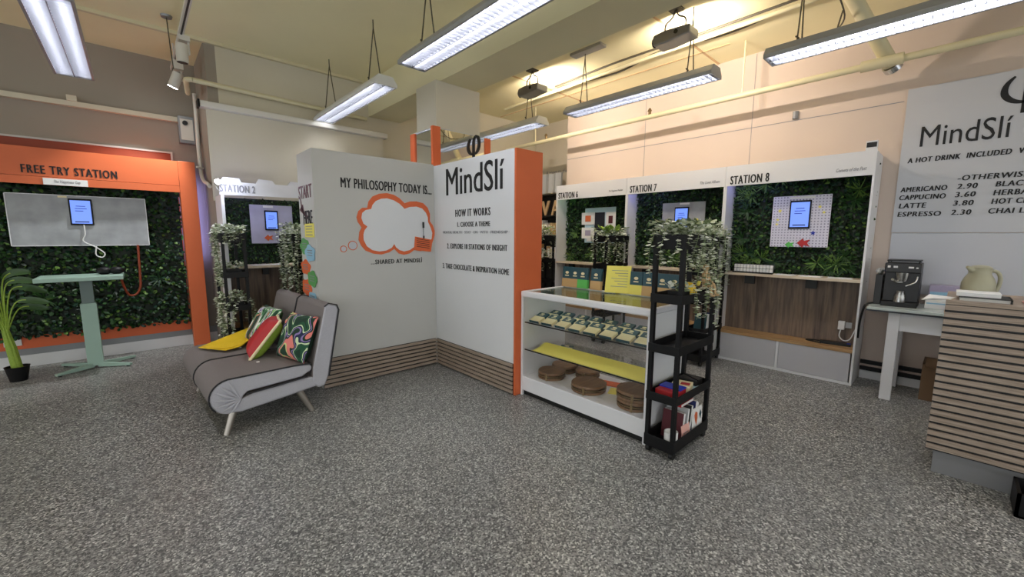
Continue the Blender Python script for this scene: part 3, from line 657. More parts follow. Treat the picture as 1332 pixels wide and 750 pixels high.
# end face: START HERE
lab(text('START', 'maroon', pl, (1.246, 4.515, 1.852), (0, -1, 0), .125, .40, nrm=(-1, 0, 0), bold=.02), 'dark red START lettering'); lab(text('HERE', 'black_text', pl, (1.246, 4.40, 1.60), (0, -1, 0), .135, .27, nrm=(-1, 0, 0), bold=.02), 'black HERE lettering')
ar = MB(); stroke(ar, [(0, .19), (.03, .1), (.09, .05), (.2, .0)], [.02, .03, .035, .035], (1.246, 4.47, 1.665), (0, -1, 0), (-1, 0, 0), .003)
ar.prism([(1.246, 4.52, 1.75), (1.246, 4.40, 1.80), (1.246, 4.36, 1.69)], (-.003, 0, 0)); ar.build('arrow', 'maroon', pl)
o = thing('note_card', (1.24, 4.2, 1.48), 'yellow square note card under the START HERE lettering', 'card')
bx((1.24, 4.10, 1.48), (1.245, 4.37, 1.61)).build('card_sheet', 'yellow_soft', o)
b = MB(); [b.box((1.2385, 4.14, 1.5 + k * .027), (1.24, 4.33, 1.507 + k * .027)) for k in range(4)]; b.build('card_text', 'grey_text', o)
def gear(cy, cz, ry, rz, mt, label, off):
    n = 48; P = [(1.246 - off, cy + ry * (1 + .1 * math.cos(5 * t + cz * 9)) * math.cos(t), cz + rz * (1 + .1 * math.cos(5 * t + cz * 9)) * math.sin(t)) for t in [2 * PI * k / n for k in range(n)]]
    P = [(x, min(max(y, 4.078), 4.60), z) for x, y, z in P]
    g = thing('cloud_card', (1.24, cy, cz - rz), label, 'card', 'cloud shaped cards on the partition end')
    MB().prism(P, (-.003, 0, 0)).build('card_sheet', mt, g)
    b = MB(); [b.box((1.2415 - off, cy - ry * .5, cz + rz * q), (1.243 - off, cy + ry * .5, cz + rz * q + .008)) for q in (.3, 0, -.3)]; b.build('card_text', 'grey_text', g)
gear(4.42, 1.39, .14, .078, 'green_leaf_card', 'green cloud shaped card, uppermost on the partition end', .001)
gear(4.25, 1.325, .15, .08, 'blue_card', 'blue cloud shaped card right of the upper green one', .005)
gear(4.42, 1.18, .15, .074, 'orange_bright', 'orange cloud shaped card, upper of the two on the partition end', .001)
gear(4.22, 1.078, .14, .078, 'green_leaf_card', 'green cloud shaped card, lower one right of the orange cards', .005)
gear(4.42, .975, .15, .085, 'orange_bright', 'orange cloud shaped card, lower one just above the sofa back', .001)
gear(4.24, .885, .13, .06, 'blue_card', 'blue cloud shaped card, lowest on the partition end', .005)

pr = thing('partition', (2.7, 3.4, 0), 'white and orange partition with the MindSlí HOW IT WORKS text', 'partition')
bx((2.538, 2.735, 0), (2.873, 4.086, 2.275)).build('partition_body', 'white_board', pr, bevel=.003)
bx((2.536, 2.71, 0), (2.873, 2.734, 2.272)).build('end_panel', 'orange', pr)
slats(MB(), (2.538, 4.046, 0), (2.538, 2.735, 0), 7, .004, .043, (-1, 0, 0)).build('slat_skirting', ['slat_wood', 'black'], pr)
RX = dict(nrm=(-1, 0, 0))
lab(text('MindSlí', 'black_text', pr, (2.538, 3.82, 1.93), (0, -1, 0), .285, .945, bold=.01, **RX), 'large black MindSlí lettering')
lab(text('HOW IT WORKS', 'black_text', pr, (2.538, 3.655, 1.70), (0, -1, 0), .075, .58, bold=.02, space=1.2, **RX), 'black HOW IT WORKS lettering')
text('1. CHOOSE A THEME', 'black_text', pr, (2.538, 3.62, 1.594), (0, -1, 0), .05, .54, bold=.018, space=1.2, **RX)
text('MENTAL HEALTH · STAY · ON · WITH · FRIENDSHIP ·', 'grey_text', pr, (2.538, 3.9, 1.525), (0, -1, 0), .026, 1.1, **RX)
text('2. EXPLORE 10 STATIONS OF INSIGHT', 'black_text', pr, (2.538, 3.82, 1.362), (0, -1, 0), .056, .99, bold=.018, space=1.2, **RX)
text('3. TAKE CHOCOLATE & INSPIRATION HOME', 'black_text', pr, (2.538, 3.915, 1.14), (0, -1, 0), .056, 1.11, bold=.018, space=1.2, **RX)
ph = MB(); s_ = .1; P = [(-.55, .95), (-.82, .6), (-.93, .2), (-.85, -.2), (-.5, -.55), (0, -.68), (.5, -.55), (.85, -.15), (.93, .35), (.8, .85), (.5, 1.1), (.2, .98), (.04, .6), (0, 0), (0, -.7), (0, -1.35)]
PP = [(p.x * s_, p.y * s_) for p in smooth_path([(x, y, 0) for x, y in P], 5)]
stroke(ph, PP, [.012 + .02 * abs(math.sin(i / len(PP) * 9)) if i < len(PP) * .8 else .026 for i in range(len(PP))], (2.69, 3.52, 2.412), (0, -1, 0), (-1, 0, 0), .02)
tag(ph.build('phi_sign', 'black'), 'black greek letter phi standing on top of the MindSlí partition', 'sign')

# ------------------------------------------------------------------ sofa
so = thing('sofa', (.387, 3.61, 0), 'grey fabric sofa bed with pale sides and slanted metal legs', 'sofa', rz=math.radians(2.5))
def L(x, y, z): return (x - .12, y - .12, z)
def slab(prof, y0, y1, name, mats, parent, bevel=.012):
    b = MB(); b.prism([L(x, y0, z) for x, z in prof], (0, y1 - y0, 0), 0, 1)
    if y1 < 1: b.m[1] = 0
    if y0 > .5: b.m[0] = 0
    return b.build(name, mats, parent, world=False, smooth=40, bevel=bevel)
def arc(cx, cz, r, a0, a1, n=8, sx=1): return [(cx + sx * r * math.cos(math.radians(a0 + (a1 - a0) * i / n)), cz + r * math.sin(math.radians(a0 + (a1 - a0) * i / n))) for i in range(n + 1)]
seatp = arc(.16, .306, .135, 265, 95, 12) + [(.60, .443), (.70, .435)] + arc(.70, .40, .04, 60, -90, 5) + [(.66, .335), (.27, .315), (.24, .29), (.22, .24)]
SF = ['sofa_top', 'sofa_side']
for y0, y1 in ((.06, .73), (.745, 1.41)): slab(seatp, y0, y1, 'seat_cushion', SF, so, .014)
basep = [(.12, .18), (.22, .163), (.5, .19), (.80, .225), (.84, .26), (.80, .315), (.68, .322), (.3, .295), (.22, .27)]
slab(basep, .065, 1.405, 'base_cushion', SF, so, .02)
backp = [(.735, .26), (.78, .205), (.84, .215), (.875, .30), (.985, .86), (.97, .905), (.90, .925), (.865, .90), (.745, .40)]
for y0, y1 in ((.06, .73), (.745, 1.41)): slab(backp, y0, y1, 'back_cushion', SF, so, .016)
for path in ([L(x, .06, z) for x, z in seatp[3:17]], [L(x, .06, z) for x, z in backp[3:8]], [L(x, .06, z) for x, z in ((.26, .30), (.5, .312), (.70, .33))], [L(x, .7375, z) for x, z in seatp[:16]], [L(x, .7375, z) for x, z in (backp[8], backp[7], backp[6], backp[5])]):
    MB().tube(path, .0062, 0, 6).build('piping', 'piping', so, world=False)
rn = random.Random(5); b = MB()
for k in range(7):   # gathered folds of the rolled end
    a = math.radians(100 + k * 27); b.tube([L(.22, .06, .27), L(.19 + .07 * math.cos(a), .052, .285 + .07 * math.sin(a)), L(.17 + .125 * math.cos(a), .064, .306 + .125 * math.sin(a))], [.004, .013, .004], 0, 8)
b.build('gathered_fold', 'sofa_side', so, world=False, smooth=60)
for x, y, dx, dy in ((.2, .14, -.08, -.03), (.64, .14, .10, -.02), (.2, 1.32, -.08, .03), (.64, 1.32, .10, .02)):
    MB().tube([L(x, y, .22), L(x + dx, y + dy, 0)], [.03, .021], 0, 12).build('leg', 'leg_metal', so, world=False, smooth=40)
b = MB()
for x, y in ((.42, .38), (.44, .55), (.42, 1.0), (.44, 1.18)): b.lathe(L(x, y, .4425), [(.013, 0), (.013, .003), (.006, .005)], 0, 10)
b.build('button', 'paper', so, world=False)
# cushions
def pillow(w, h, t, n=14):
    mb = MB(); 
    for sgn in (1, -1):
        k = len(mb.v)
        for i in range(n + 1):
            for j in range(n + 1):
                u, v = -1 + 2 * i / n, -1 + 2 * j / n; th = t / 2 * ((1 - u ** 4) * (1 - v ** 4)) ** .5
                pu = 1 - .06 * v * v * 0 - .05 * (1 - abs(v)) * 0; mb.v.append(Vector((sgn * th, u * w / 2 * (1 - .05 * (1 - v * v)), v * h / 2 * (1 - .05 * (1 - u * u)))))
        for i in range(n):
            for j in range(n):
                q = (k + i * (n + 1) + j, k + (i + 1) * (n + 1) + j, k + (i + 1) * (n + 1) + j + 1, k + i * (n + 1) + j + 1)
                mb.face(q if sgn > 0 else q[::-1], 0 if sgn < 0 else 1)
    return mb
def cushion(loc, rot, w, h, t, mf, mb_, label, edge=None):
    c = thing('cushion', loc, label, 'cushion', 'cushions on the sofa'); c.rotation_euler = [math.radians(a) for a in rot]
    pillow(w, h, t).build('cushion_cover', [mf, mb_], c, world=False, smooth=60)
    if edge:
        P = [(0, -w / 2, -h / 2), (0, w / 2, -h / 2), (0, w / 2, h / 2), (0, -w / 2, h / 2), (0, -w / 2, -h / 2)]
        Q = []
        for i in range(4):
            for k in range(8):
                t_ = k / 8; p_ = Vector(P[i]).lerp(Vector(P[i + 1]), t_); s_ = 1 - .05 * (1 - (2 * t_ - 1) ** 2); Q.append((0, p_.y * (s_ if i in (1, 3) else 1), p_.z * (s_ if i in (0, 2) else 1)))
        Q.append(Q[0]); MB().tube(Q, .012, 0, 6).build('edge_piping', edge, c, world=False, smooth=60)
cushion((.965, 3.79, .63), (0, 22, 14), .42, .40, .15, 'tropical_pink', 'leaf_blue', 'tropical print cushion with a pink leaf, nearest end of the sofa')
cushion((.78, 4.11, .60), (0, 38, -9), .30, .40, .16, 'red', 'palm_stem', 'red and green watermelon cushion with cream edge, middle of the sofa', 'cream_card')
cushion((.85, 4.47, .63), (0, 30, 6), .44, .40, .15, 'tropical', 'leaf_mid', 'striped tropical print cushion at the far end of the sofa')
b = MB(); P = [(.33, 4.74, .462), (.50, 4.45, .466), (.62, 4.50, .47), (.86, 4.80, .53), (.82, 5.0, .55), (.50, 4.93, .47)]
b.prism([(x + .02, y - .08, z) for x, y, z in P], (0, 0, .006)); b.prism([(.40, 4.50, .474), (.54, 4.40, .478), (.68, 4.46, .482), (.56, 4.62, .486)], (0, 0, .005))
tag(b.build('folder', 'yellow'), 'yellow paper folder lying on the far end of the sofa seat', 'folder')

# ------------------------------------------------------------------ station 2 (back, behind the sofa)
s2 = thing('station_booth', (1.25, 5.75, 0), 'white station booth with a notched header reading STATION 2', 'display booth')
TB = [(.725, 1.938), (1.72, 1.955), (1.72, 2.09), (1.62, 2.09), (1.60, 2.138), (1.447, 2.14), (1.41, 2.094), (1.278, 2.092), (1.249, 2.134), (1.108, 2.138), (1.081, 2.086), (.939, 2.086), (.92, 2.129), (.77, 2.131), (.735, 2.085)]
MB().prism([(x, 5.55, z) for x, z in TB], (0, .02, 0)).build('header_board', 'white_lam', s2)
lab(text('STATION 2', 'grey_text', s2, (.735, 5.55, 1.973), (1, 0, 0), .08, .33, bold=.03, space=1.15), 'grey STATION 2 lettering')
bx((.735, 5.55, 0), (.765, 5.97, 1.94)).build('side_panel', 'white_lam', s2); bx((1.72, 5.55, 0), (1.75, 5.97, 1.94)).build('side_panel', 'white_lam', s2)
bx((.765, 5.945, 1.14), (1.72, 5.97, 1.94)).build('back_board', 'black', s2)
hedge(.77, 1.715, 1.15, 1.935, 5.945, 'y', 3200, .04, .03, 3, 5, (.9, 1.7, 1.25, 2)).build('leaf_panel', HM, s2)
bx((.765, 5.53, 1.115), (1.72, 5.9, 1.14)).build('shelf', 'shelf_board', s2)
bx((.765, 5.9, .43), (1.72, 5.94, 1.115)).build('wood_back', 'dark_wood', s2)
bx((.765, 5.56, .40), (1.72, 5.9, .43)).build('base_board', 'oak_board', s2); bx((.765, 5.57, 0), (1.72, 5.6, .40)).build('drawer_front', 'white_lam', s2)
bx((1.10, 5.6, 1.03), (1.16, 5.66, 1.115)).build('shelf_bracket', 'black', s2)
bx((.77, 5.572, 1.98), (1.2, 5.585, 1.995)).build('led_strip', 'lav_led', s2)
ol = thing('added_light_strip', (.61, 6.92, 1.2), 'added lavender light bar hidden behind the orange pillar', 'lamp')  # hidden bar added to wash the corner wall in lavender
bx((.58, 6.926, 1.2), (.64, 6.936, 2.2)).build('light_bar', 'lav_led', ol); bx((.575, 6.92, 1.19), (.643, 6.926, 2.21)).build('bar_mount', 'white_lam', ol)
cl_ = thing('clip_lamp', (.69, 5.44, 2.02), 'small white clip lamp at the left end of the STATION 2 header', 'lamp')
MB().tube([(.69, 5.47, 2.05), (.70, 5.41, 2.06)], [.022, .03], 0, 14).build('lamp_head', 'pipe_white', cl_, smooth=40); MB().tube([(.70, 5.409, 2.06), (.7005, 5.406, 2.0605)], .027, 0, 14).build('lamp_face', 'spot_glow', cl_)
MB().tube([(.69, 5.46, 2.05), (.70, 5.51, 2.0), (.735, 5.555, 1.97)], .006, 0, 6).build('lamp_arm', 'pipe_white', cl_)
LL = bpy.data.lights.new('bulb', 'POINT'); LL.energy = 4; LL.shadow_soft_size = .03; LL.color = (.72, .76, 1)
lo = bpy.data.objects.new('bulb', LL); COL.objects.link(lo); lo.parent = cl_; lo.location = (.02, -.08, .04)
bo = thing('display_board', (1.29, 5.87, 1.39), 'small lavender board on the STATION 2 hedge', 'board')
bx((1.055, 5.872, 1.396), (1.525, 5.885, 1.868)).build('board_sheet', 'board_lav', bo)
bx((1.2, 5.868, 1.835), (1.31, 5.872, 1.862)).build('board_tab', 'paper', bo)
tablet((1.207, 5.868, 1.558), (1, 0, 0), (0, -1, 0), .15, .245, 'smaller blue lit tablet on the lavender board behind the sofa')
def arrow_card(c, u, n, s, mt, label):
    c, u, n = Vector(c), Vector(u), Vector(n); z = Vector((0, 0, 1)); b = MB()
    b.prism([c + u * a * s + z * q * s for a, q in ((-1, 0), (-.1, .8), (.1, .35), (1, .6), (.6, 0), (1, -.6), (.1, -.35), (-.1, -.8))], n * .004); return tag(b.build('arrow_card', mt), label, 'card')
arrow_card((1.24, 5.868, 1.465), (1, 0, 0), (0, -1, 0), .05, 'orange_bright', 'orange arrow card below the STATION 2 tablet')
arrow_card((1.42, 5.868, 1.455), (1, 0, 0), (0, -1, 0), .028, 'green_card', 'small green arrow card below the STATION 2 tablet')
b = MB().box((1.0, 5.56, 1.141), (1.35, 5.72, 1.147)); tag(b.build('paper_sheet', 'paper'), 'white paper lying on the STATION 2 shelf', 'paper')

# ------------------------------------------------------------------ stations 6 to 8 (right wall)
def station(y0, y1, num, sub, label, led, seed):
    s = thing('station_booth', (5.48, (y0 + y1) / 2, 0), label, 'display booth', 'station booths along the right wall'); X0, X1, T = 5.26, 5.69, .018; ym_ = (y0 + y1) / 2 - .03
    bx((X0, y0, 0), (X1, y0 + T, 2.325)).build('side_panel', 'white_lam', s); bx((X0, y1 - T, 0), (X1, y1, 2.325)).build('side_panel', 'white_lam', s)
    bx((X0 - .006, y0 + .001, 2.1), (X0 + .014, y1 - .001, 2.33)).build('header_board', 'white_lam', s)
    lab(text('STATION %d' % num, 'black_text', s, (X0 - .006, y1 - .055, 2.118), (0, -1, 0), .095, .40, nrm=(-1, 0, 0), bold=.03, space=1.15), 'black STATION %d lettering' % num)
    text(sub, 'grey_text', s, (X0 - .006, y0 + .30, 2.15), (0, -1, 0), .035, .235, nrm=(-1, 0, 0), shear=.3, depth=.003)
    bx((X0 + .02, y0 + T, 2.305), (X1, y1 - T, 2.325)).build('top_board', 'white_lam', s)
    bx((5.56, y0 + T, 1.08), (5.58, y1 - T, 2.3)).build('back_board', 'black', s)
    hedge(y0 + T + .005, y1 - T - .005, 1.09, 2.28, 5.56, 'x', 5200, .06, .04, 60 if num == 8 else 14, seed, (ym_ - .45, ym_ + .45, 1.28, 2.1)).build('leaf_panel', HM, s)
    bx((X0 - .01, y0 + T, 1.055), (5.56, y1 - T, 1.082)).build('shelf', 'shelf_board', s)
    bx((5.50, y0 + T, .37), (5.52, y1 - T, 1.055)).build('wood_back', 'dark_wood', s)
    bx((X0, y0 + T, .335), (5.50, y1 - T, .37)).build('base_board', 'oak_board', s)
    ym = (y0 + y1) / 2
    for a, c in ((y0 + T + .012, ym - .015), (ym + .015, y1 - T - .012)): bx((X0 + .004, a, .03), (X0 + .024, c, .332)).build('drawer_front', 'drawer_grey', s)
    b = MB(); b.box((X0 + .001, y0 + T, 0), (X0 + .03, y1 - T, .027)); b.box((X0 + .001, ym - .012, .027), (X0 + .03, ym + .012, .335)); b.box((X0 + .03, y0 + T, .0), (X1, y1 - T, .02)); b.build('base_frame', 'white_lam', s)
    for y in (y0 + .42, y1 - .33): bx((X0 + .02, y - .05, .96), (X0 + .06, y + .05, 1.055)).build('shelf_bracket', 'black', s)
    bx((X0 + .02, y1 - .45, 2.18), (X0 + .04, y1 - T - .02, 2.195)).build('led_strip', led, s)
    return s
station(.606, 1.955, 8, 'Comets of the Past', 'white station booth at the right with STATION 8 on its header', 'lav_led', 11)
station(1.957, 3.295, 7, 'The Love Album', 'white station booth in the middle with STATION 7 on its header', 'lav_led', 12)
station(3.297, 4.635, 6, 'The Happiness Machine', 'white station booth at the far end with STATION 6 on its header', 'grn_led', 13)
NX = (-1, 0, 0); UY = (0, -1, 0)
bo = thing('display_board', (5.46, 1.22, 1.39), 'white pegboard with coloured stickers on the STATION 8 hedge', 'board')
bx((5.465, .952, 1.395), (5.475, 1.495, 1.96)).build('board_sheet', 'pegboard', bo)
bx((5.462, 1.10, 1.925), (5.465, 1.33, 1.95)).build('board_tab', 'paper', bo)
tablet((5.463, 1.325, 1.597), UY, NX, .20, .31, 'blue lit tablet on the STATION 8 pegboard')
for i, (y, z, s_, mt, lb) in enumerate(((1.42, 1.80, .018, 'yellow_soft', 'yellow star sticker, upper left of the STATION 8 tablet'), (1.435, 1.70, .014, 'yellow_soft', 'yellow star sticker left of the STATION 8 tablet, second down'), (1.44, 1.65, .014, 'yellow_soft', 'yellow star sticker left of the STATION 8 tablet, lowest'),
        (1.05, 1.83, .016, 'yellow_soft', 'yellow star sticker, upper right of the STATION 8 tablet'), (1.01, 1.77, .014, 'yellow_soft', 'yellow star sticker right of the STATION 8 tablet'), (1.09, 1.55, .022, 'blue', 'blue star sticker below the STATION 8 tablet'))):
    P = [(5.464, y + s_ * (1.2 if k % 2 == 0 else .6) * math.cos(k * PI / 5 + PI / 2), z + s_ * (1.2 if k % 2 == 0 else .6) * math.sin(k * PI / 5 + PI / 2)) for k in range(10)]
    tag(MB().prism(P, (-.003, 0, 0)).build('sticker', mt), lb, 'sticker')
arrow_card((5.463, 1.30, 1.42), UY, NX, .045, 'green_card', 'green arrow card at the foot of the STATION 8 pegboard')
arrow_card((5.463, 1.17, 1.44), (0, -.93, 0), NX, .065, 'red', 'red arrow card at the foot of the STATION 8 pegboard')
bo = thing('display_board', (5.46, 2.55, 1.4), 'grey board on the STATION 7 hedge', 'board')
bx((5.465, 2.262, 1.40), (5.475, 2.845, 1.96)).build('board_sheet', 'board_grey', bo); bx((5.462, 2.47, 1.93), (5.465, 2.6, 1.955)).build('board_tab', 'paper', bo)
tablet((5.463, 2.665, 1.60), UY, NX, .195, .30, 'blue lit tablet on the STATION 7 board')
for y, lb in ((2.76, 'yellow sticker left of the STATION 7 tablet'), (2.36, 'yellow sticker right of the STATION 7 tablet')):
    tag(MB().prism([(5.463, y + .025 * math.cos(k), 1.72 + .025 * math.sin(k)) for k in range(6)], (-.003, 0, 0)).build('sticker', 'yellow_soft'), lb, 'sticker')
bo = thing('display_board', (5.46, 3.9, 1.4), 'pale board with a dark screen on the STATION 6 hedge', 'board')
bx((5.465, 3.605, 1.40), (5.475, 4.185, 1.955)).build('board_sheet', 'pale_blue', bo); bx((5.458, 3.80, 1.5), (5.465, 3.99, 1.88)).build('dark_screen', 'dark_screen', bo)
for y0, y1, z0, z1, mt, lb in ((3.985, 4.24, 1.69, 1.885, 'orange', 'framed photo with an orange picture, upper left at STATION 6'), (3.985, 4.235, 1.468, 1.645, 'purple_grey', 'framed photo with a grey picture, lower left at STATION 6'), (3.595, 3.77, 1.645, 1.878, 'maroon', 'framed photo with a dark red picture, right at STATION 6')):
    t = thing('photo_frame', (5.45, (y0 + y1) / 2, z0), lb, 'photo', 'photos on the STATION 6 board')
    bx((5.45, y0, z0), (5.457, y1, z1)).build('frame', 'paper', t); dy, dz = (y1 - y0) * .28, (z1 - z0) * .25
    bx((5.448, y0 + dy, z0 + dz), (5.45, y1 - dy, z1 - dz)).build('picture', mt, t)
tag(bx((5.45, 3.99, 1.42), (5.457, 4.13, 1.462)).build('caption_card', 'paper'), 'small white caption card under the left photos at STATION 6', 'card')
# things on the station 8 shelf and base board
kr = thing('block_rack', (5.31, 1.6, 1.083), 'black rack with two rows of white blocks on the STATION 8 shelf', 'rack')
b = MB(); b.box((5.28, 1.40, 1.083), (5.34, 1.82, 1.10)); b.box((5.33, 1.40, 1.10), (5.34, 1.82, 1.19)); b.build('rack_frame', 'black', kr)
for r_ in range(2):
    for k in range(12): 
        y = 1.805 - k * .034; bx((5.303, y - .027, 1.10 + r_ * .044), (5.33, y, 1.138 + r_ * .044)).build('block', 'paper', kr)
for i, (y0, y1, lb) in enumerate(((1.2, 1.38, 'paper sheet on the STATION 8 shelf beside the block rack'), (.95, 1.15, 'paper sheet on the STATION 8 shelf, middle'), (.70, .90, 'paper sheet on the STATION 8 shelf, right end'))):
    tag(MB().box((5.27, y0, 1.0825), (5.42, y1, 1.088), 0, Matrix.Rotation(.12 * (i - 1), 3, 'Z')).build('paper_sheet', 'paper'), lb, 'paper')
pa = thing('power_adapter', (5.48, .75, .53), 'white power adapter with a looped cable on the STATION 8 wood back', 'adapter')
bx((5.455, .735, .53), (5.50, .79, .62)).build('adapter_body', 'paper', pa, bevel=.004)
MB().tube(smooth_path([(5.47, .765, .53), (5.46, .77, .46), (5.45, .73, .42), (5.45, .68, .44), (5.46, .65, .53), (5.47, .63, .60)], 5), .006).build('adapter_cable', 'paper', pa, smooth=60)
tag(bx((5.49, .68, .55), (5.50, .73, .61)).build('wall_socket', 'grey_sheet'), 'grey socket plate beside the white power adapter', 'socket')
ps = thing('power_strip', (5.40, .78, .37), 'black power strip with cables on the STATION 8 base board', 'power strip')
MB().box((5.38, .66, .37), (5.44, .92, .40), 0, Matrix.Rotation(.12, 3, 'Z')).build('strip_body', 'black', ps)
MB().tube(smooth_path([(5.43, .9, .38), (5.46, .98, .376), (5.42, 1.05, .376), (5.38, .98, .376), (5.36, .9, .376)], 5), .008).build('strip_cable', 'black', ps); bx((5.385, .66, .40), (5.405, .69, .405)).build('switch', 'blue', ps)

# ------------------------------------------------------------------ slim trolleys and their plants
def make_trolley(label):
    t = thing('trolley', (2.81, 1.265, 0), label, 'trolley', 'black five tier trolleys'); hx, hy = .275, .105
    P = lambda x, y, z: (2.81 + x, 1.265 + y, z)
    for sx in (-1, 1):
        for sy in (-1, 1):
            x0 = sx * hx; y0 = sy * hy; bx(P(min(x0, x0 - sx * .032), min(y0, y0 - sy * .026), .05), P(max(x0, x0 - sx * .032), max(y0, y0 - sy * .026), 1.45)).build('post', 'black_plastic', t)
            b = MB(); c = P(x0 - sx * .03, y0 - sy * .02, .024); b.tube([(c[0] , c[1] - .013, .027), (c[0], c[1] + .013, .027)], .027, 0, 14); b.box((c[0] - .012, c[1] - .014, .03), (c[0] + .012, c[1] + .014, .055)); b.build('caster', 'black', t)
    for i, z in enumerate((.05, .385, .725, 1.065, 1.42)):
        h = (.085, .06, .06, .06, .095)[i]; b = MB(); e = .004
        b.box(P(-hx + .004, -hy + .004, z), P(hx - .004, hy - .004, z + .012))
        for a, c in ((P(-hx - e, -hy - e, z), P(hx + e, -hy + e, z + h)), (P(-hx - e, hy - e, z), P(hx + e, hy + e, z + h)), (P(-hx - e, -hy, z), P(-hx + e, hy, z + h)), (P(hx - e, -hy, z), P(hx + e, hy, z + h))): b.box(a, c)
        b.build('tray', 'black_plastic', t, bevel=.003)
    return t
T1 = make_trolley('black five tier trolley beside the glass display case, books on its lowest tray')
TR = [((5.0, 2.0, 0), 'black trolley with trailing plants between STATION 7 and STATION 8'), ((5.0, 3.35, 0), 'black trolley with plants between STATION 6 and STATION 7'),
      ((4.98, 4.76, 0), 'black trolley at the left side of STATION 6'), ]
for loc, lb in TR: copy_thing(T1, loc, lb)
copy_thing(T1, (.73, 5.22, 0), 'black trolley at the left of STATION 2 behind the sofa', rz=PI / 2); copy_thing(T1, (1.36, 5.14, 0), 'black trolley behind the left end of the grey partition', rz=PI / 2)
def plant(c, spots, seed, label, mound, leaf=.03, lime=0, **k):
    t = thing('trailing_plant', c, label, 'plant', 'trailing plants on the trolleys')
    vines(spots, seed, leaf, mound=mound, lime=lime, **k).build('foliage', VM, t)
    (ax, ay, az), (sx, sy, sz), n = mound
    b = MB(); 
    b.box((ax - sx * .8, ay - .06, az - .07), (ax + sx * .8, ay + .06, az - .005)) if sx >= sy else b.box((ax - .06, ay - sy * .8, az - .07), (ax + .06, ay + sy * .8, az - .005))
    b.build('planter', 'black_plastic', t); return t
R = random.Random(21)
def ring(cx, cy, hx, hy, z, n, lo, hi, sel=None):
    out = []
    for i in range(n):
        t = R.random() * 2 * (hx + hy) * 2
        side = R.choices((0, 1, 2, 3), (hx, hy, hx, hy))[0]; u = R.uniform(-1, 1)
        x, y = ((u * hx, -hy), (hx, u * hy), (u * hx, hy), (-hx, u * hy))[side]; out.append((cx + x, cy + y, z, R.uniform(lo, hi)))
    return out
sp = [(2.53, 1.30, 1.53, .22), (2.525, 1.38, 1.54, .3), (2.52, 1.22, 1.53, .2), (2.58, 1.145, 1.54, .26), (2.63, 1.14, 1.54, .24), (2.72, 1.14, 1.55, .48), (2.74, 1.14, 1.55, .3), (2.84, 1.14, 1.55, .42), (2.87, 1.13, 1.55, .5), (2.9, 1.14, 1.55, .62), (2.98, 1.14, 1.55, .36), (3.05, 1.14, 1.55, .7), (3.08, 1.14, 1.55, .56), (3.1, 1.2, 1.55, .6), (3.1, 1.28, 1.55, .5), (3.1, 1.35, 1.55, .42), (2.95, 1.385, 1.54, .3), (2.7, 1.39, 1.54, .25)]
plant((2.81, 1.265, 1.44), sp, 31, 'variegated trailing plant spilling over the nearest trolley by the display case', ((2.81, 1.265, 1.51), (.30, .12, .10), 520), .034)
plant((2.62, 1.2, 1.09), [(2.69, 1.14, 1.16, .15), (2.7, 1.14, 1.16, .2)], 32, 'small trailing sprig on the second tray of the nearest trolley', ((2.66, 1.24, 1.15), (.04, .06, .04), 40), .03)
plant((5.0, 2.0, 1.44), ring(5.0, 2.0, .29, .12, 1.54, 26, .3, .75) + ring(4.9, 1.9, .18, .02, 1.1, 8, .3, .45), 33, 'trailing plant on the trolley between STATION 7 and STATION 8', ((5.0, 2.0, 1.51), (.3, .12, .10), 420), .034)
plant((5.0, 3.35, 1.44), ring(5.0, 3.35, .29, .12, 1.54, 22, .25, .6), 34, 'trailing plant with lime leaves on the trolley between STATION 6 and STATION 7', ((5.0, 3.35, 1.51), (.28, .12, .12), 260), .036, lime=26)
plant((4.98, 4.76, 1.44), ring(4.98, 4.76, .29, .12, 1.54, 10, .1, .2), 35, 'bushy green plant on the trolley at the left of STATION 6', ((4.98, 4.76, 1.51), (.28, .12, .16), 260), .04, lime=14)
plant((4.98, 4.76, 1.1), ring(4.98, 4.76, .27, .11, 1.16, 14, .1, .3), 36, 'dark plant on the second tray of the trolley by STATION 6', ((4.98, 4.76, 1.15), (.24, .09, .12), 160), .04)
plant((.73, 5.22, 1.44), [(.61, 5.0 + .06 * k, 1.53, R.uniform(.35, .6)) for k in range(8)] + [(.66 + .02 * k, 4.93, 1.53, R.uniform(.08, .2)) for k in range(7)], 37, 'trailing plant on top of the trolley left of STATION 2', ((.73, 5.22, 1.51), (.12, .3, .09), 330), .03)
plant((.73, 5.22, .75), [(.61, 4.98 + .06 * k, .82, R.uniform(.3, .5)) for k in range(9)] + [(.85, 4.96 + .07 * k, .82, R.uniform(.15, .35)) for k in range(5)] + [(.64 + .02 * k, 4.93, .82, R.uniform(.2, .45)) for k in range(3)], 38, 'trailing plant on the middle tray of the trolley left of STATION 2', ((.73, 5.22, .81), (.11, .28, .07), 200), .03)
plant((.73, 5.22, 1.08), [(.61, 5.0 + .08 * k, 1.16, .2) for k in range(4)], 39, 'leafy sprig on the second tray of the trolley left of STATION 2', ((.73, 5.1, 1.15), (.09, .12, .08), 90), .03)
plant((1.36, 5.14, 1.44), [(1.235, 4.88 + .055 * k, 1.54, R.uniform(.5, .85)) for k in range(10)] + [(1.25 + .025 * k, 4.85, 1.54, R.uniform(.5, .85)) for k in range(9)], 40, 'thick trailing plant behind the START HERE end of the partition', ((1.36, 5.14, 1.51), (.13, .3, .12), 380), .03)

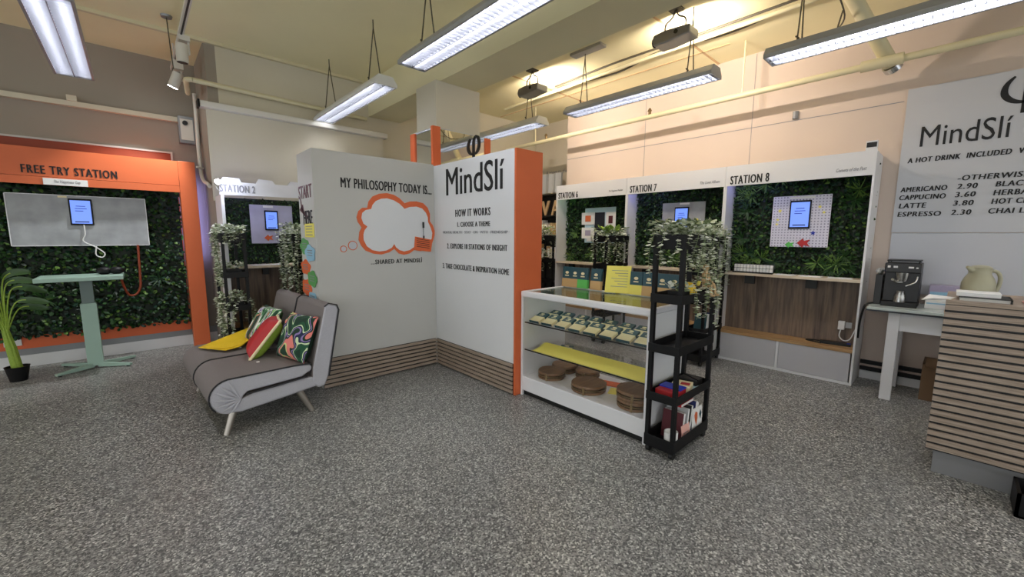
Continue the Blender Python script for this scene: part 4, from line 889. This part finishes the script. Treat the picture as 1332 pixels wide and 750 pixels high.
# ------------------------------------------------------------------ things on the nearest trolley
o = thing('candle_jar', (2.60, 1.22, .063), 'white candle in a glass jar on the lowest tray of the nearest trolley', 'candle')
MB().lathe((2.60, 1.21, .063), [(.042, 0), (.043, .075)], 0, 20).build('wax', 'cream_card', o, smooth=40); MB().lathe((2.60, 1.21, .063), [(.0445, 0), (.045, .115), (.0425, .115), (.0425, .078)], 0, 20).build('jar', 'paper', o, smooth=40)
BK = [('maroon', .03, .20, .15, 'dark red book standing at the left on the lowest tray of the nearest trolley'), ('grey_sheet', .025, .22, .16, 'grey book standing on the lowest tray, second from the left'), ('black', .03, .23, .16, 'black book standing in the middle of the lowest tray'), ('navy', .035, .25, .17, 'navy book standing on the lowest tray behind the art card'), ('grey_sheet', .02, .22, .15, 'pale grey book, rightmost standing on the lowest tray')]
x = 2.72
for mt, th, h, d, lb in BK:
    q = thing('book', (x, 1.27, .063), lb, 'book', 'books on the lowest tray of the nearest trolley'); q.rotation_euler = (0, math.radians(9), 0)
    bx((0, -d / 2, 0), (th, d / 2, h)).build('cover', mt, q, world=False); bx((.003, -d / 2 - .001, .004), (th - .003, d / 2 - .004, h + .001)).build('pages', 'paper', q, world=False); x += th + .025
q = thing('book', (2.79, 1.27, .30), 'red book lying across the standing books on the nearest trolley', 'book'); bx((2.71, 1.20, .318), (2.90, 1.34, .34)).build('cover', 'red', q); bx((2.715, 1.199, .321), (2.899, 1.336, .337)).build('pages', 'paper', q)
q = thing('art_card', (2.94, 1.172, .063), 'white card with orange and teal figures leaning on the books of the nearest trolley', 'card'); q.rotation_euler = (math.radians(-3), 0, 0)
bx((-.08, 0, .03), (.08, .006, .20)).build('card_sheet', 'paper', q, world=False); b = MB()
b.prism([(-.05, -.001, .15), (-.03, -.001, .175), (0, -.001, .16), (.0, -.001, .12), (-.02, -.001, .07), (-.04, -.001, .11)], (0, -.001, 0)); b.prism([(.03, -.001, .14), (.05, -.001, .17), (.07, -.001, .14), (.05, -.001, .1)], (0, -.001, 0), 1); b.build('drawing', ['orange', 'teal'], q, world=False)
q = thing('note_card', (2.77, 1.173, .063), 'pale pink card leaning at the front of the lowest tray', 'card'); q.rotation_euler = (math.radians(-8), 0, 0); bx((-.06, 0, .03), (.06, .004, .12)).build('card_sheet', 'pink', q, world=False); bx((-.04, -.001, .06), (.03, 0, .066)).build('card_text', 'grey_text', q, world=False)
tag(bx((2.56, 1.185, .398), (2.98, 1.345, .412)).build('folder', 'pale_blue'), 'pale blue folder flat on the second lowest tray of the nearest trolley', 'folder')
q = thing('game_box', (2.67, 1.26, .412), 'red and blue card game box on the pale blue folder', 'box'); MB().box((2.60, 1.19, .412), (2.75, 1.34, .452), 0).build('box_body', 'red', q, bevel=.002); bx((2.66, 1.189, .4525), (2.751, 1.341, .462)).build('box_lid', 'blue', q)
q = thing('game_box', (2.82, 1.26, .412), 'cream card deck box with a red corner beside the blue game box', 'box'); MB().box((2.765, 1.19, .412), (2.89, 1.32, .455), 0, Matrix.Rotation(.25, 3, 'Z')).build('box_body', 'cream_card', q, bevel=.002); MB().box((2.80, 1.2, .4555), (2.85, 1.26, .457), 0, Matrix.Rotation(.25, 3, 'Z')).build('box_print', 'red', q)
q = thing('pen_case', (3.0, 1.27, .398), 'black case at the right end of the second lowest tray', 'case'); bx((2.94, 1.2, .398 + .0145), (3.05, 1.34, .455)).build('case_body', 'black', q, bevel=.006); MB().tube([(2.96, 1.2, .455), (3.03, 1.33, .457)], .006).build('handle', 'black_plastic', q)
q = thing('lemon_wedge', (2.79, 1.25, 1.08), 'bright yellow half round dish on the fourth tray of the nearest trolley', 'dish'); MB().ball((2.80, 1.24, 1.115), .085, 0, 16, (1, .6, .9)).build('dish_body', 'yellow', q, smooth=60); MB().tube([(2.86, 1.2, 1.17), (2.88, 1.2, 1.19)], .012).build('dish_tip', 'yellow_soft', q)
mk = MB(); c = Vector((2.98, 1.20, 1.15))
mk.ball(c + Vector((0, 0, .135)), .022, 0, 12, (1, 1, 1.25)); mk.tube([c + Vector((0, 0, 0)), c + Vector((0, 0, .03)), c + Vector((0, 0, .09)), c + Vector((0, 0, .115))], [.018, .022, .027, .008], 0, 10)
for s_ in (-1, 1):
    mk.tube([c + Vector((.028 * s_, 0, .09)), c + Vector((.045 * s_, -.01, .05)), c + Vector((.06 * s_, -.03, .02))], [.009, .009, .007], 0, 8); mk.ball(c + Vector((.062 * s_, -.032, .014)), .011, 0, 8)
    mk.tube([c + Vector((.014 * s_, 0, .0)), c + Vector((.03 * s_, -.05, .01)), c + Vector((.035 * s_, -.06, -.05))], [.013, .012, .009], 0, 8); mk.ball(c + Vector((.036 * s_, -.07, -.056)), .012, 0, 8, (1, 1.6, .8))
tag(mk.build('mannequin', 'tan', smooth=60), 'small jointed wooden figure sitting on the fourth tray of the nearest trolley', 'figurine')
for i, (y, mt, lb) in enumerate(((1.93, 'teal', 'teal book leaning low on the trolley beside STATION 8'), (2.0, 'paper', 'white book leaning low on the trolley beside STATION 8'), (2.05, 'navy', 'navy book leaning low on the trolley beside STATION 8'))):
    q = thing('book', (4.8 + i * .1, 1.97, .40), lb, 'book'); q.rotation_euler = (0, .2, 0); bx((0, -.07, 0), (.03, .07, .2)).build('cover', mt, q, world=False); bx((.003, -.071, .004), (.027, .066, .199)).build('pages', 'paper', q, world=False)

# ------------------------------------------------------------------ glass display case and its goods
cs = thing('display_case', (2.91, 2.05, 0), 'white framed glass display case with chocolates and wooden trays', 'display case')
X0, X1, Y0, Y1, ZT = 2.605, 3.215, 1.402, 2.70, 1.0
bx((X0 + .03, Y0 + .01, 0), (X1, Y1 - .01, .05)).build('plinth', 'black', cs)
bx((X0, Y0, .05), (X1, Y1, .185)).build('base_box', 'white_lam', cs, bevel=.004)
bx((X0, Y1 - .018, .185), (X1, Y1, .955)).build('side_panel', 'white_board', cs); bx((X0, Y0, .185), (X1, Y0 + .018, .955)).build('side_panel', 'white_board', cs)
for y in (Y0 - .002, Y1 - .02): bx((X0 - .004, y, 0.0), (X0 + .02, y + .022, .955)).build('front_upright', 'white_lam', cs)
b = MB(); b.box((X0 - .012, Y0 - .005, .945), (X0 + .035, Y1 + .003, ZT)); b.box((X1 - .035, Y0 - .005, .955), (X1, Y1 + .003, ZT)); b.box((X0, Y0 - .005, .955), (X1, Y0 + .03, ZT)); b.box((X0, Y1 - .03, .955), (X1, Y1 + .003, ZT))
b.build('top_frame', 'white_lam', cs, bevel=.012)
bx((X0 + .03, Y0 + .028, .985), (X1 - .03, Y1 - .028, .992)).build('glass_top', 'glass_green', cs)
bx((X0 + .006, Y0 + .022, .187), (X0 + .011, Y1 - .022, .945)).build('glass_front', 'glass', cs)
for z in (.445, .705):
    g = bx((X0 + .03, Y0 + .02, z - .007), (X1 - .10, Y1 - .02, z)).build('glass_shelf', 'glass', cs)
    bx((X0 + .022, Y0 + .02, z - .008), (X0 + .03, Y1 - .02, z + .001)).build('shelf_edge', 'black_plastic', g)
for y0, y1, x in ((Y0 + .02, 2.1, X1 - .02), (2.05, Y1 - .02, X1 - .04)): bx((x, y0, .19), (x + .005, y1, .95)).build('sliding_glass', 'glass', cs)
b = MB(); b.box((2.62, 2.69, .75), (2.63, 2.682, .93)); b.build('lock_strip', 'grey_metal', cs)
def choc(name, loc, rot, label, group, mt2='kraft', w=.112, h=.16, t=.018, band=.5):
    c = thing(name, loc, label, 'chocolate box', group); c.rotation_euler = rot
    bx((-t / 2, -w / 2, 0), (t / 2, w / 2, h)).build('box_body', 'teal', c, world=False, bevel=.002)
    bx((-t / 2 - .001, -w / 2 - .001, 0 if name != 'chocolate_bar' else .005), (t / 2 + .001, w / 2 + .001, h * band)).build('paper_sleeve', mt2, c, world=False)
    b = MB(); b.box((-t / 2 - .0018, -w * .2, h * (band + .12)), (-t / 2 - .0005, w * .2, h * (band + .17))); b.prism([(-t / 2 - .0018, w * .18 * math.cos(k * PI / 5), h * (band + .29) + h * .07 * math.sin(k * PI / 5)) for k in range(10)], (.001, 0, 0)); b.build('box_print', 'cream_card', c, world=False); return c
ORD = ('first', 'second', 'third', 'fourth', 'fifth', 'sixth', 'seventh', 'eighth', 'ninth')
for r_, (xx, zz, n, ys) in enumerate(((2.665, .712, 8, 2.60), (2.86, .712, 8, 2.60))):
    for k in range(n):
        y = ys - k * .157
        choc('chocolate_bar', (xx, y, zz), (0, math.radians(70), math.radians(3 * math.sin(k * 2.1))), '%s chocolate box from the left in the %s row on the upper glass shelf' % (ORD[k].capitalize(), ('front', 'back')[r_]), 'chocolate boxes on the upper glass shelf', 'cream_card', .118, .165, .02, .55)
c = choc('chocolate_bar', (2.80, 2.34, .462), (0, math.radians(88), .5), 'single chocolate box lying on the lower glass shelf behind the yellow sheet', None, 'cream_card', .118, .165, .02, .55)
ST = [(2.70, 'kraft'), (2.53, 'kraft'), (2.435, 'green_card'), (2.28, 'kraft'), (1.86, 'yellow_soft'), (1.74, 'kraft'), (1.62, 'kraft'), (1.515, 'kraft')]
SL = ('standing chocolate box at the far left of the display case top', 'standing chocolate box left of the green sleeved one on the case top', 'standing chocolate box with a green sleeve on the case top', 'standing chocolate box between the green one and the yellow sign', 'standing chocolate box with a yellow sleeve right of the yellow sign', 'standing chocolate box next right of the yellow sleeved one', 'standing chocolate box seen through the nearest trolley, left one', 'standing chocolate box seen through the nearest trolley, right one')
for (y, mt), lb in zip(ST, SL): choc('standing_box', (3.17, min(y, 2.63), 1.0), (0, .1, .08), lb[0].upper() + lb[1:], 'chocolate boxes standing on the display case', mt, .112, .20, .03, .42)
q = thing('table_sign', (3.14, 2.03, 1.0), 'yellow sign sheet leaning on top of the display case', 'sign'); q.rotation_euler = (0, math.radians(14), math.radians(20))
bx((-.004, -.11, 0), (.004, .11, .245)).build('sign_sheet', 'yellow_soft', q, world=False); b = MB(); [b.box((-.005, -.085, .2 - k * .024), (-.004, .06 - .03 * (k % 3), .2045 - k * .024)) for k in range(7)]; b.build('sign_text', 'grey_text', q, world=False); bx((.004, -.02, 0), (.06, .02, .01)).build('sign_foot', 'yellow_soft', q, world=False)
b = MB(); n = 10
for j in range(n):
    a, c_ = j / n, (j + 1) / n; f_ = lambda t: (2.64 + .17 * t, .446 + .05 * t * t)
    (xa, za), (xb, zb) = f_(a), f_(c_); b.prism([(xa, 2.60, za), (xb, 2.56 , zb), (xb, 2.56, zb + .003), (xa, 2.60, za + .003)], (0, -1.15, 0))
tag(b.build('yellow_sheet', 'yellow_soft', smooth=60), 'long curled yellow sheet on the lower glass shelf of the display case', 'sheet')
def tray(c, r, label):
    t = thing('wooden_tray', c, label, 'tray', 'round wooden trays in the display case'); x, y, z = c
    MB().lathe((x, y, z), [(r * .97, 0), (r, .006), (r, .014), (r * .97, .02)], 0, 36).build('tray_base', 'walnut', t, smooth=40)
    MB().lathe((x, y, z + .045), [(r * .97, 0), (r, .004), (r, .018), (r * .97, .024)], 0, 36).build('tray_top', 'walnut', t, smooth=40)
    MB().tube([(x + r * math.cos(k * PI / 18), y + r * math.sin(k * PI / 18), z + .034) for k in range(37)], .004, 0, 6).build('rail', 'brass', t, smooth=60)
    for k in range(3):
        a = k * 2 * PI / 3 + 3.5; p_ = Vector((x + r * 1.01 * math.cos(a), y + r * 1.01 * math.sin(a), z)); MB().obox(p_ + Vector((0, 0, .033)), Vector((math.cos(a), math.sin(a), 0)) * .006, Vector((-math.sin(a), math.cos(a), 0)) * .009, Vector((0, 0, .033))).build('clip', 'brass', t)
tray((2.79, 2.48, .186), .125, 'round wooden tray at the front left of the display case floor')
tray((2.79, 2.05, .186), .148, 'round wooden tray at the front centre of the display case floor')
tray((2.78, 1.60, .186), .135, 'lower round wooden tray of the stack at the right of the display case')
tray((2.79, 1.60, .257), .145, 'upper round wooden tray of the stack at the right of the display case')
tray((3.03, 2.52, .186), .125, 'round wooden tray at the back left of the display case floor'); tray((3.05, 2.26, .186), .11, 'smaller round wooden tray behind the centre tray in the display case')
tag(MB().box((2.98, 1.92, .186), (3.1, 2.10, .19), 0, Matrix.Rotation(.3, 3, 'Z')).build('leaflet', 'orange_bright'), 'orange leaflet on the display case floor', 'leaflet')
tag(MB().box((2.86, 1.77, .186), (3.0, 1.92, .19), 0, Matrix.Rotation(.4, 3, 'Z')).build('leaflet', 'yellow_soft'), 'yellow leaflet on the display case floor beside the stacked trays', 'leaflet')

# ------------------------------------------------------------------ menu board, coffee corner, counter
mn = thing('menu_board', (5.68, -.6, 1.26), 'large white menu board with the MindSlí drinks prices on the right wall', 'menu board')
bx((5.682, -2.2, 1.555), (5.699, .478, 2.935)).build('menu_panel', 'menu_white', mn); bx((5.684, -2.2, .95), (5.699, .474, 1.55)).build('splash_panel', 'menu_white', mn)
XM = 5.682; KW = dict(nrm=(-1, 0, 0))
text('MindSlí', 'black_text', mn, (XM, .35, 2.375), (0, -1, 0), .19, .565, **KW)
for body, y, z, w in (('A HOT DRINK  INCLUDED  WITH ENTRY', .42, 2.23, 1.02), ('-OTHERWISE-', .065, 2.03, .44), ('AMERICANO', .445, 1.952, .318), ('CAPPUCINO', .447, 1.875, .318), ('LATTE', .442, 1.795, .19), ('ESPRESSO', .445, 1.712, .30), ('2.90', .062, 1.955, .125), ('3.60', .067, 1.88, .125), ('3.80', .072, 1.803, .125), ('2.30', .078, 1.718, .125), ('BLACK TEA', -.172, 1.957, .33), ('HERBAL TEA', -.166, 1.882, .36), ('HOT CHOC', -.162, 1.806, .3), ('CHAI LATTE', -.152, 1.722, .36)):
    text(body, 'black_text', mn, (XM, y, z), (0, -1, 0), .047, w, bold=.05, shear=.12, space=1.15, **KW)
ph = MB(); s_ = .135
PP = [(p.x * s_, p.y * s_) for p in smooth_path([(x, y, 0) for x, y in P_] if False else [(x, y, 0) for x, y in [(-.55, .95), (-.82, .6), (-.93, .2), (-.85, -.2), (-.5, -.55), (0, -.68), (.5, -.55), (.85, -.15), (.93, .35), (.8, .85), (.5, 1.1), (.2, .98), (.04, .6), (0, 0), (0, -.7), (0, -1.35)]], 5)]
stroke(ph, PP, [.014 + .03 * abs(math.sin(i / len(PP) * 9)) if i < len(PP) * .8 else .036 for i in range(len(PP))], (XM, -.265, 2.75), (0, -1, 0), (-1, 0, 0), .004); lab(ph.build('phi_logo', 'black_text', mn), 'black greek letter phi')
# coffee table
ct = thing('side_table', (5.35, 0, 0), 'white table with a pale grey glass top under the coffee machine', 'table')
bx((5.02, -.75, .838), (5.66, .53, .862)).build('table_top', 'table_glass', ct, bevel=.003); bx((5.018, -.75, .824), (5.66, .53, .838)).build('top_underside', 'dark_screen', ct)
for x, y in ((5.045, .295), (5.57, .295), (5.045, -.72), (5.57, -.72)): bx((x, y, 0), (x + .08, y + .08, .824)).build('leg', 'white_lam', ct, bevel=.003)
bx((5.06, -.64, .66), (5.09, .295, .824)).build('apron', 'white_lam', ct); bx((5.125, .325, .70), (5.57, .345, .824)).build('apron', 'white_lam', ct)
# coffee machine
cm = thing('coffee_machine', (5.36, .325, .862), 'black espresso machine with a steel portafilter on the white table', 'coffee machine'); mx0, mx1, my0, my1 = 5.2, 5.5, .205, .452
bx((mx0 - .01, my0, .862), (mx1, my1, .905)).build('drip_tray', 'black', cm, bevel=.004)
bx((mx0 + .07, my0, .905), (mx1, my1, 1.20)).build('machine_body', 'machine', cm, bevel=.006)
bx((mx0, my0, 1.18), (mx1, my1, 1.27)).build('machine_head', 'machine', cm, bevel=.008)
b = MB(); b.box((mx0 + .02, my0 + .01, 1.285), (mx1 - .02, my1 - .01, 1.297)); 
for y in (my0 + .015, my1 - .025): b.box((mx0 + .03, y, 1.27), (mx0 + .04, y + .01, 1.285)); b.box((mx1 - .05, y, 1.27), (mx1 - .04, y + .01, 1.285))
b.build('cup_rail', 'black', cm); b = MB(); b.box((mx0 - .002, my1 - .04, 1.225), (mx0, my1 - .02, 1.245)); b.box((mx0 - .002, my1 - .09, 1.225), (mx0, my1 - .06, 1.243)); b.box((mx0 - .002, my0 + .05, 1.225), (mx0, my0 + .085, 1.24)); b.box((mx0 - .002, my0 + .02, 1.225), (mx0, my0 + .035, 1.235)); b.build('control_button', 'paper', cm)
MB().lathe((mx0 + .055, .33, 1.10), [(.038, 0), (.045, .03), (.05, .08)], 0, 18).build('group_head', 'steel', cm, smooth=50)
MB().tube([(mx0 + .055, .33, 1.095), (mx0 + .03, .36, 1.09), (mx0 - .05, .385, 1.12)], [.02, .012, .012], 0, 10).build('portafilter_handle', 'steel', cm, smooth=50)
MB().tube(smooth_path([(mx0 + .03, my0 + .02, 1.15), (mx0 + .01, my0 + .03, 1.10), (mx0, my0 + .09, 1.06)], 4), .006).build('steam_wand', 'chrome', cm, smooth=50)
MB().lathe((mx0 + .055, .33, .905), [(.045, 0), (.042, .05), (.03, .09), (.034, .105), (.03, .105), (.026, .09)], 0, 18).build('milk_jug', 'steel', cm, smooth=50)
q = thing('bean_bin', (5.36, .49, .862), 'dark container with a crumpled clear bag left of the espresso machine', 'container'); bx((5.27, .462, .862), (5.46, .515, 1.15)).build('bin_body', 'machine', q, bevel=.004)
rn = random.Random(3); b = MB()
for k in range(9): b.ball((5.3 + rn.random() * .12, .488 + rn.uniform(-.015, .015), 1.165 + rn.random() * .035), .028, 0, 8, (1.2, .8, .7))
b.build('plastic_bag', 'grey_sheet', q, smooth=30)
b = MB().tube(smooth_path([(5.3, .5, .87), (5.22, .56, .85), (5.24, .59, .70), (5.3, .6, .5)], 5), .009); tag(b.build('power_cable', 'black', smooth=60), 'black power cable hanging off the left end of the white table', 'cable')
for a, c_, mt, lb in (((5.5, -.25, .862), (5.66, .15, 1.06), 'purple_grey', 'long lavender box on the white table against the wall'), ((5.3, .02, .862), (5.45, .16, .94), 'paper', 'white pack beside the espresso machine'), ((5.12, -.12, .862), (5.3, .02, .955), 'purple_grey', 'small lavender box near the counter end of the white table'), ((5.09, -.1, .862), (5.115, .03, .885), 'oak_board', 'flat wooden block at the front of the white table')):
    q = thing('pack', ((a[0] + c_[0]) / 2, (a[1] + c_[1]) / 2, a[2]), lb, 'box'); bx(a, c_).build('box_body', mt, q, bevel=.004); bx((a[0] - .001, a[1] + .01, a[2] + (c_[2] - a[2]) * .55), (a[0], c_[1] - .01, a[2] + (c_[2] - a[2]) * .7)).build('box_band', 'blue_card', q)
q = thing('cardboard_box', (5.45, -.05, 0), 'brown cardboard box on the floor under the white table', 'box'); MB().box((5.3, -.3, 0), (5.66, .12, .34), 0).build('box_body', 'brown_card', q); MB().obox((5.29, -.1, .36), (0, .2, 0), (.05, 0, .03), (.002, 0, -.003)).build('box_flap', 'brown_card', q)
# counter
co = thing('counter', (4.0, -1.2, 0), 'service counter clad in horizontal brown wood slats at the right', 'counter')
bx((3.69, -2.5, 0), (4.3, -.018, .152)).build('kickboard', 'grey_kick', co); bx((3.672, -2.5, .152), (4.3, .018, 1.095)).build('counter_body', 'black', co)
slats(MB(), (3.672, .02, 0), (3.672, -2.5, 0), 21, .152, .045, (-1, 0, 0), .335).build('slat_cladding', ['slat_wood', 'black'], co); bx((3.655, -2.5, 1.098), (4.3, .02, 1.122)).build('counter_top', 'slat_wood', co)
jg = thing('jug', (4.0, -.11, 1.122), 'olive beige thermos jug with a side handle on the counter', 'jug')
MB().lathe((4.0, -.11, 1.122), [(.068, 0), (.077, .03), (.077, .09), (.066, .125), (.052, .15), (.05, .175), (.055, .19), (.045, .19)], 0, 28).build('jug_body', 'jug', jg, smooth=50)
MB().lathe((4.0, -.11, 1.30), [(.048, 0), (.052, .015), (.036, .026), (.012, .03)], 0, 20).build('jug_lid', 'jug', jg, smooth=50); MB().tube([(3.965, -.075, 1.30), (3.94, -.05, 1.318)], [.02, .008], 0, 8).build('spout', 'jug', jg, smooth=50)
MB().tube(smooth_path([(4.02, -.145, 1.29), (4.035, -.18, 1.29), (4.045, -.20, 1.25), (4.04, -.195, 1.18), (4.02, -.17, 1.14)], 5), .011).build('handle', 'jug', jg, smooth=50)
q = thing('book', (3.80, -.12, 1.122), 'grey hardback book with a black spine lying on the counter', 'book'); bx((3.70, -.235, 1.123), (3.92, -.035, 1.142)).build('pages', 'panel_grey', q); b = MB(); b.box((3.695, -.24, 1.142), (3.925, -.03, 1.146)); b.box((3.695, -.244, 1.122), (3.925, -.236, 1.146)); b.build('cover', 'black', q)
q = thing('book', (3.83, -.1, 1.146), 'white paperback book on top of the grey book on the counter', 'book'); bx((3.74, -.2, 1.147), (3.93, -.02, 1.166)).build('pages', 'paper', q); bx((3.738, -.202, 1.166), (3.932, -.018, 1.169)).build('cover', 'paper', q)
tag(MB().prism([(3.70, .0, 1.123), (3.82, -.02, 1.123), (3.86, .10, 1.128), (3.76, .13, 1.10), (3.72, .08, 1.118)], (0, 0, .004)).build('paper_sheet', 'paper'), 'loose white paper jutting over the left end of the counter', 'paper')
q = thing('pamphlet', (3.78, -.36, 1.122), 'pink edged pamphlets lying on the counter behind the books', 'pamphlet'); bx((3.72, -.55, 1.123), (3.9, -.29, 1.13)).build('pages', 'pink', q); bx((3.73, -.54, 1.13), (3.9, -.3, 1.136)).build('cover', 'panel_grey', q)
q = thing('crate', (3.52, -.6, 0), 'black crate on the floor before the counter at the lower right corner', 'crate'); b = MB()
for a, c_ in (((3.40, -.85, 0), (3.64, -.345, .012)), ((3.40, -.85, 0), (3.415, -.345, .135)), ((3.625, -.85, 0), (3.64, -.345, .135)), ((3.40, -.36, 0), (3.64, -.345, .135)), ((3.40, -.85, 0), (3.64, -.835, .135))): b.box(a, c_)
b.build('crate_body', 'black_plastic', q); tag(bx((3.42, -.6, .012), (3.60, -.40, .11)).build('paper_stack', 'paper'), 'white papers inside the black crate at the lower right corner', 'paper')

# ------------------------------------------------------------------ bookcase in the recess behind station 6
bc = thing('bookcase', (6.05, 5.35, 0), 'dark bookcase with books in the recess left of STATION 6', 'bookcase')
b = MB(); b.box((5.92, 4.95, 0), (6.18, 4.97, 2.3)); b.box((5.92, 5.98, 0), (6.18, 6.0, 2.3)); b.box((6.17, 4.95, 0), (6.19, 6.0, 2.3)); b.build('case_frame', 'black', bc)
for z in (.1, .6, 1.05, 1.5, 1.88, 2.28): bx((5.92, 4.97, z), (6.17, 5.98, z + .02)).build('shelf', 'black', bc)
rn = random.Random(9); MT = ['paper', 'tan', 'grey_sheet', 'kraft', 'maroon', 'panel_grey', 'teal', 'cream_card']
for z, row in ((1.52, 'upper'), (1.07, 'lower')):
    y = 5.80; k = 0
    while y > 5.06 and k < 9:
        th = rn.uniform(.03, .065); h = rn.uniform(.2, .3); q = thing('book', (5.98, y - th / 2, z), '%s book from the left on the %s shelf of the recess bookcase' % (ORD[k].capitalize(), row), 'book', 'books in the recess bookcase')
        bx((5.95, y - th, z), (6.1, y, z + h)).build('cover', rn.choice(MT), q); bx((5.949, y - th + .004, z + .004), (6.096, y - .004, z + h - .004)).build('pages', 'paper', q) if k % 3 == 0 else bx((5.9485, y - th * .7, z + h * .6), (5.95, y - th * .3, z + h * .85)).build('spine_label', 'cream_card', q); y -= th + .012; k += 1
for body, y, lb in (('V', 5.62, 'wooden letter V on the top shelf of the recess bookcase'), ('A', 5.36, 'wooden letter A on the top shelf of the recess bookcase')):
    q = thing('wooden_letter', (5.95, y, 1.9), lb, 'letter', 'wooden letters in the bookcase'); text(body, 'tan', q, (5.97, y, 1.90), (0, -1, 0), .28, .2, nrm=(-1, 0, 0), depth=.03, bold=.03, name='letter_body')
cl = MB(); P0 = []
for j in range(13):
    y = 5.75 - j * .055; P0.append((5.93 + .02 * math.sin(j * 1.9), y))
for j in range(12):
    (xa, ya), (xb, yb) = P0[j], P0[j + 1]; cl.prism([(xa, ya, 2.32), (xb, yb, 2.32), (xb + .02, yb, 2.68), (xa + .02, ya, 2.68)], (.006, 0, 0))
tag(cl.build('cloth_banner', 'grey_sheet', smooth=60), 'grey cloth banner draped above the recess bookcase', 'banner')
wl = thing('wall_lettering', (6.19, 5.4, 2.72), 'small dark lettering on the recess wall above the grey cloth', 'lettering'); text('A room to think', 'grey_text', wl, (6.198, 5.75, 2.72), (0, -1, 0), .07, .62, nrm=(-1, 0, 0), shear=.1)
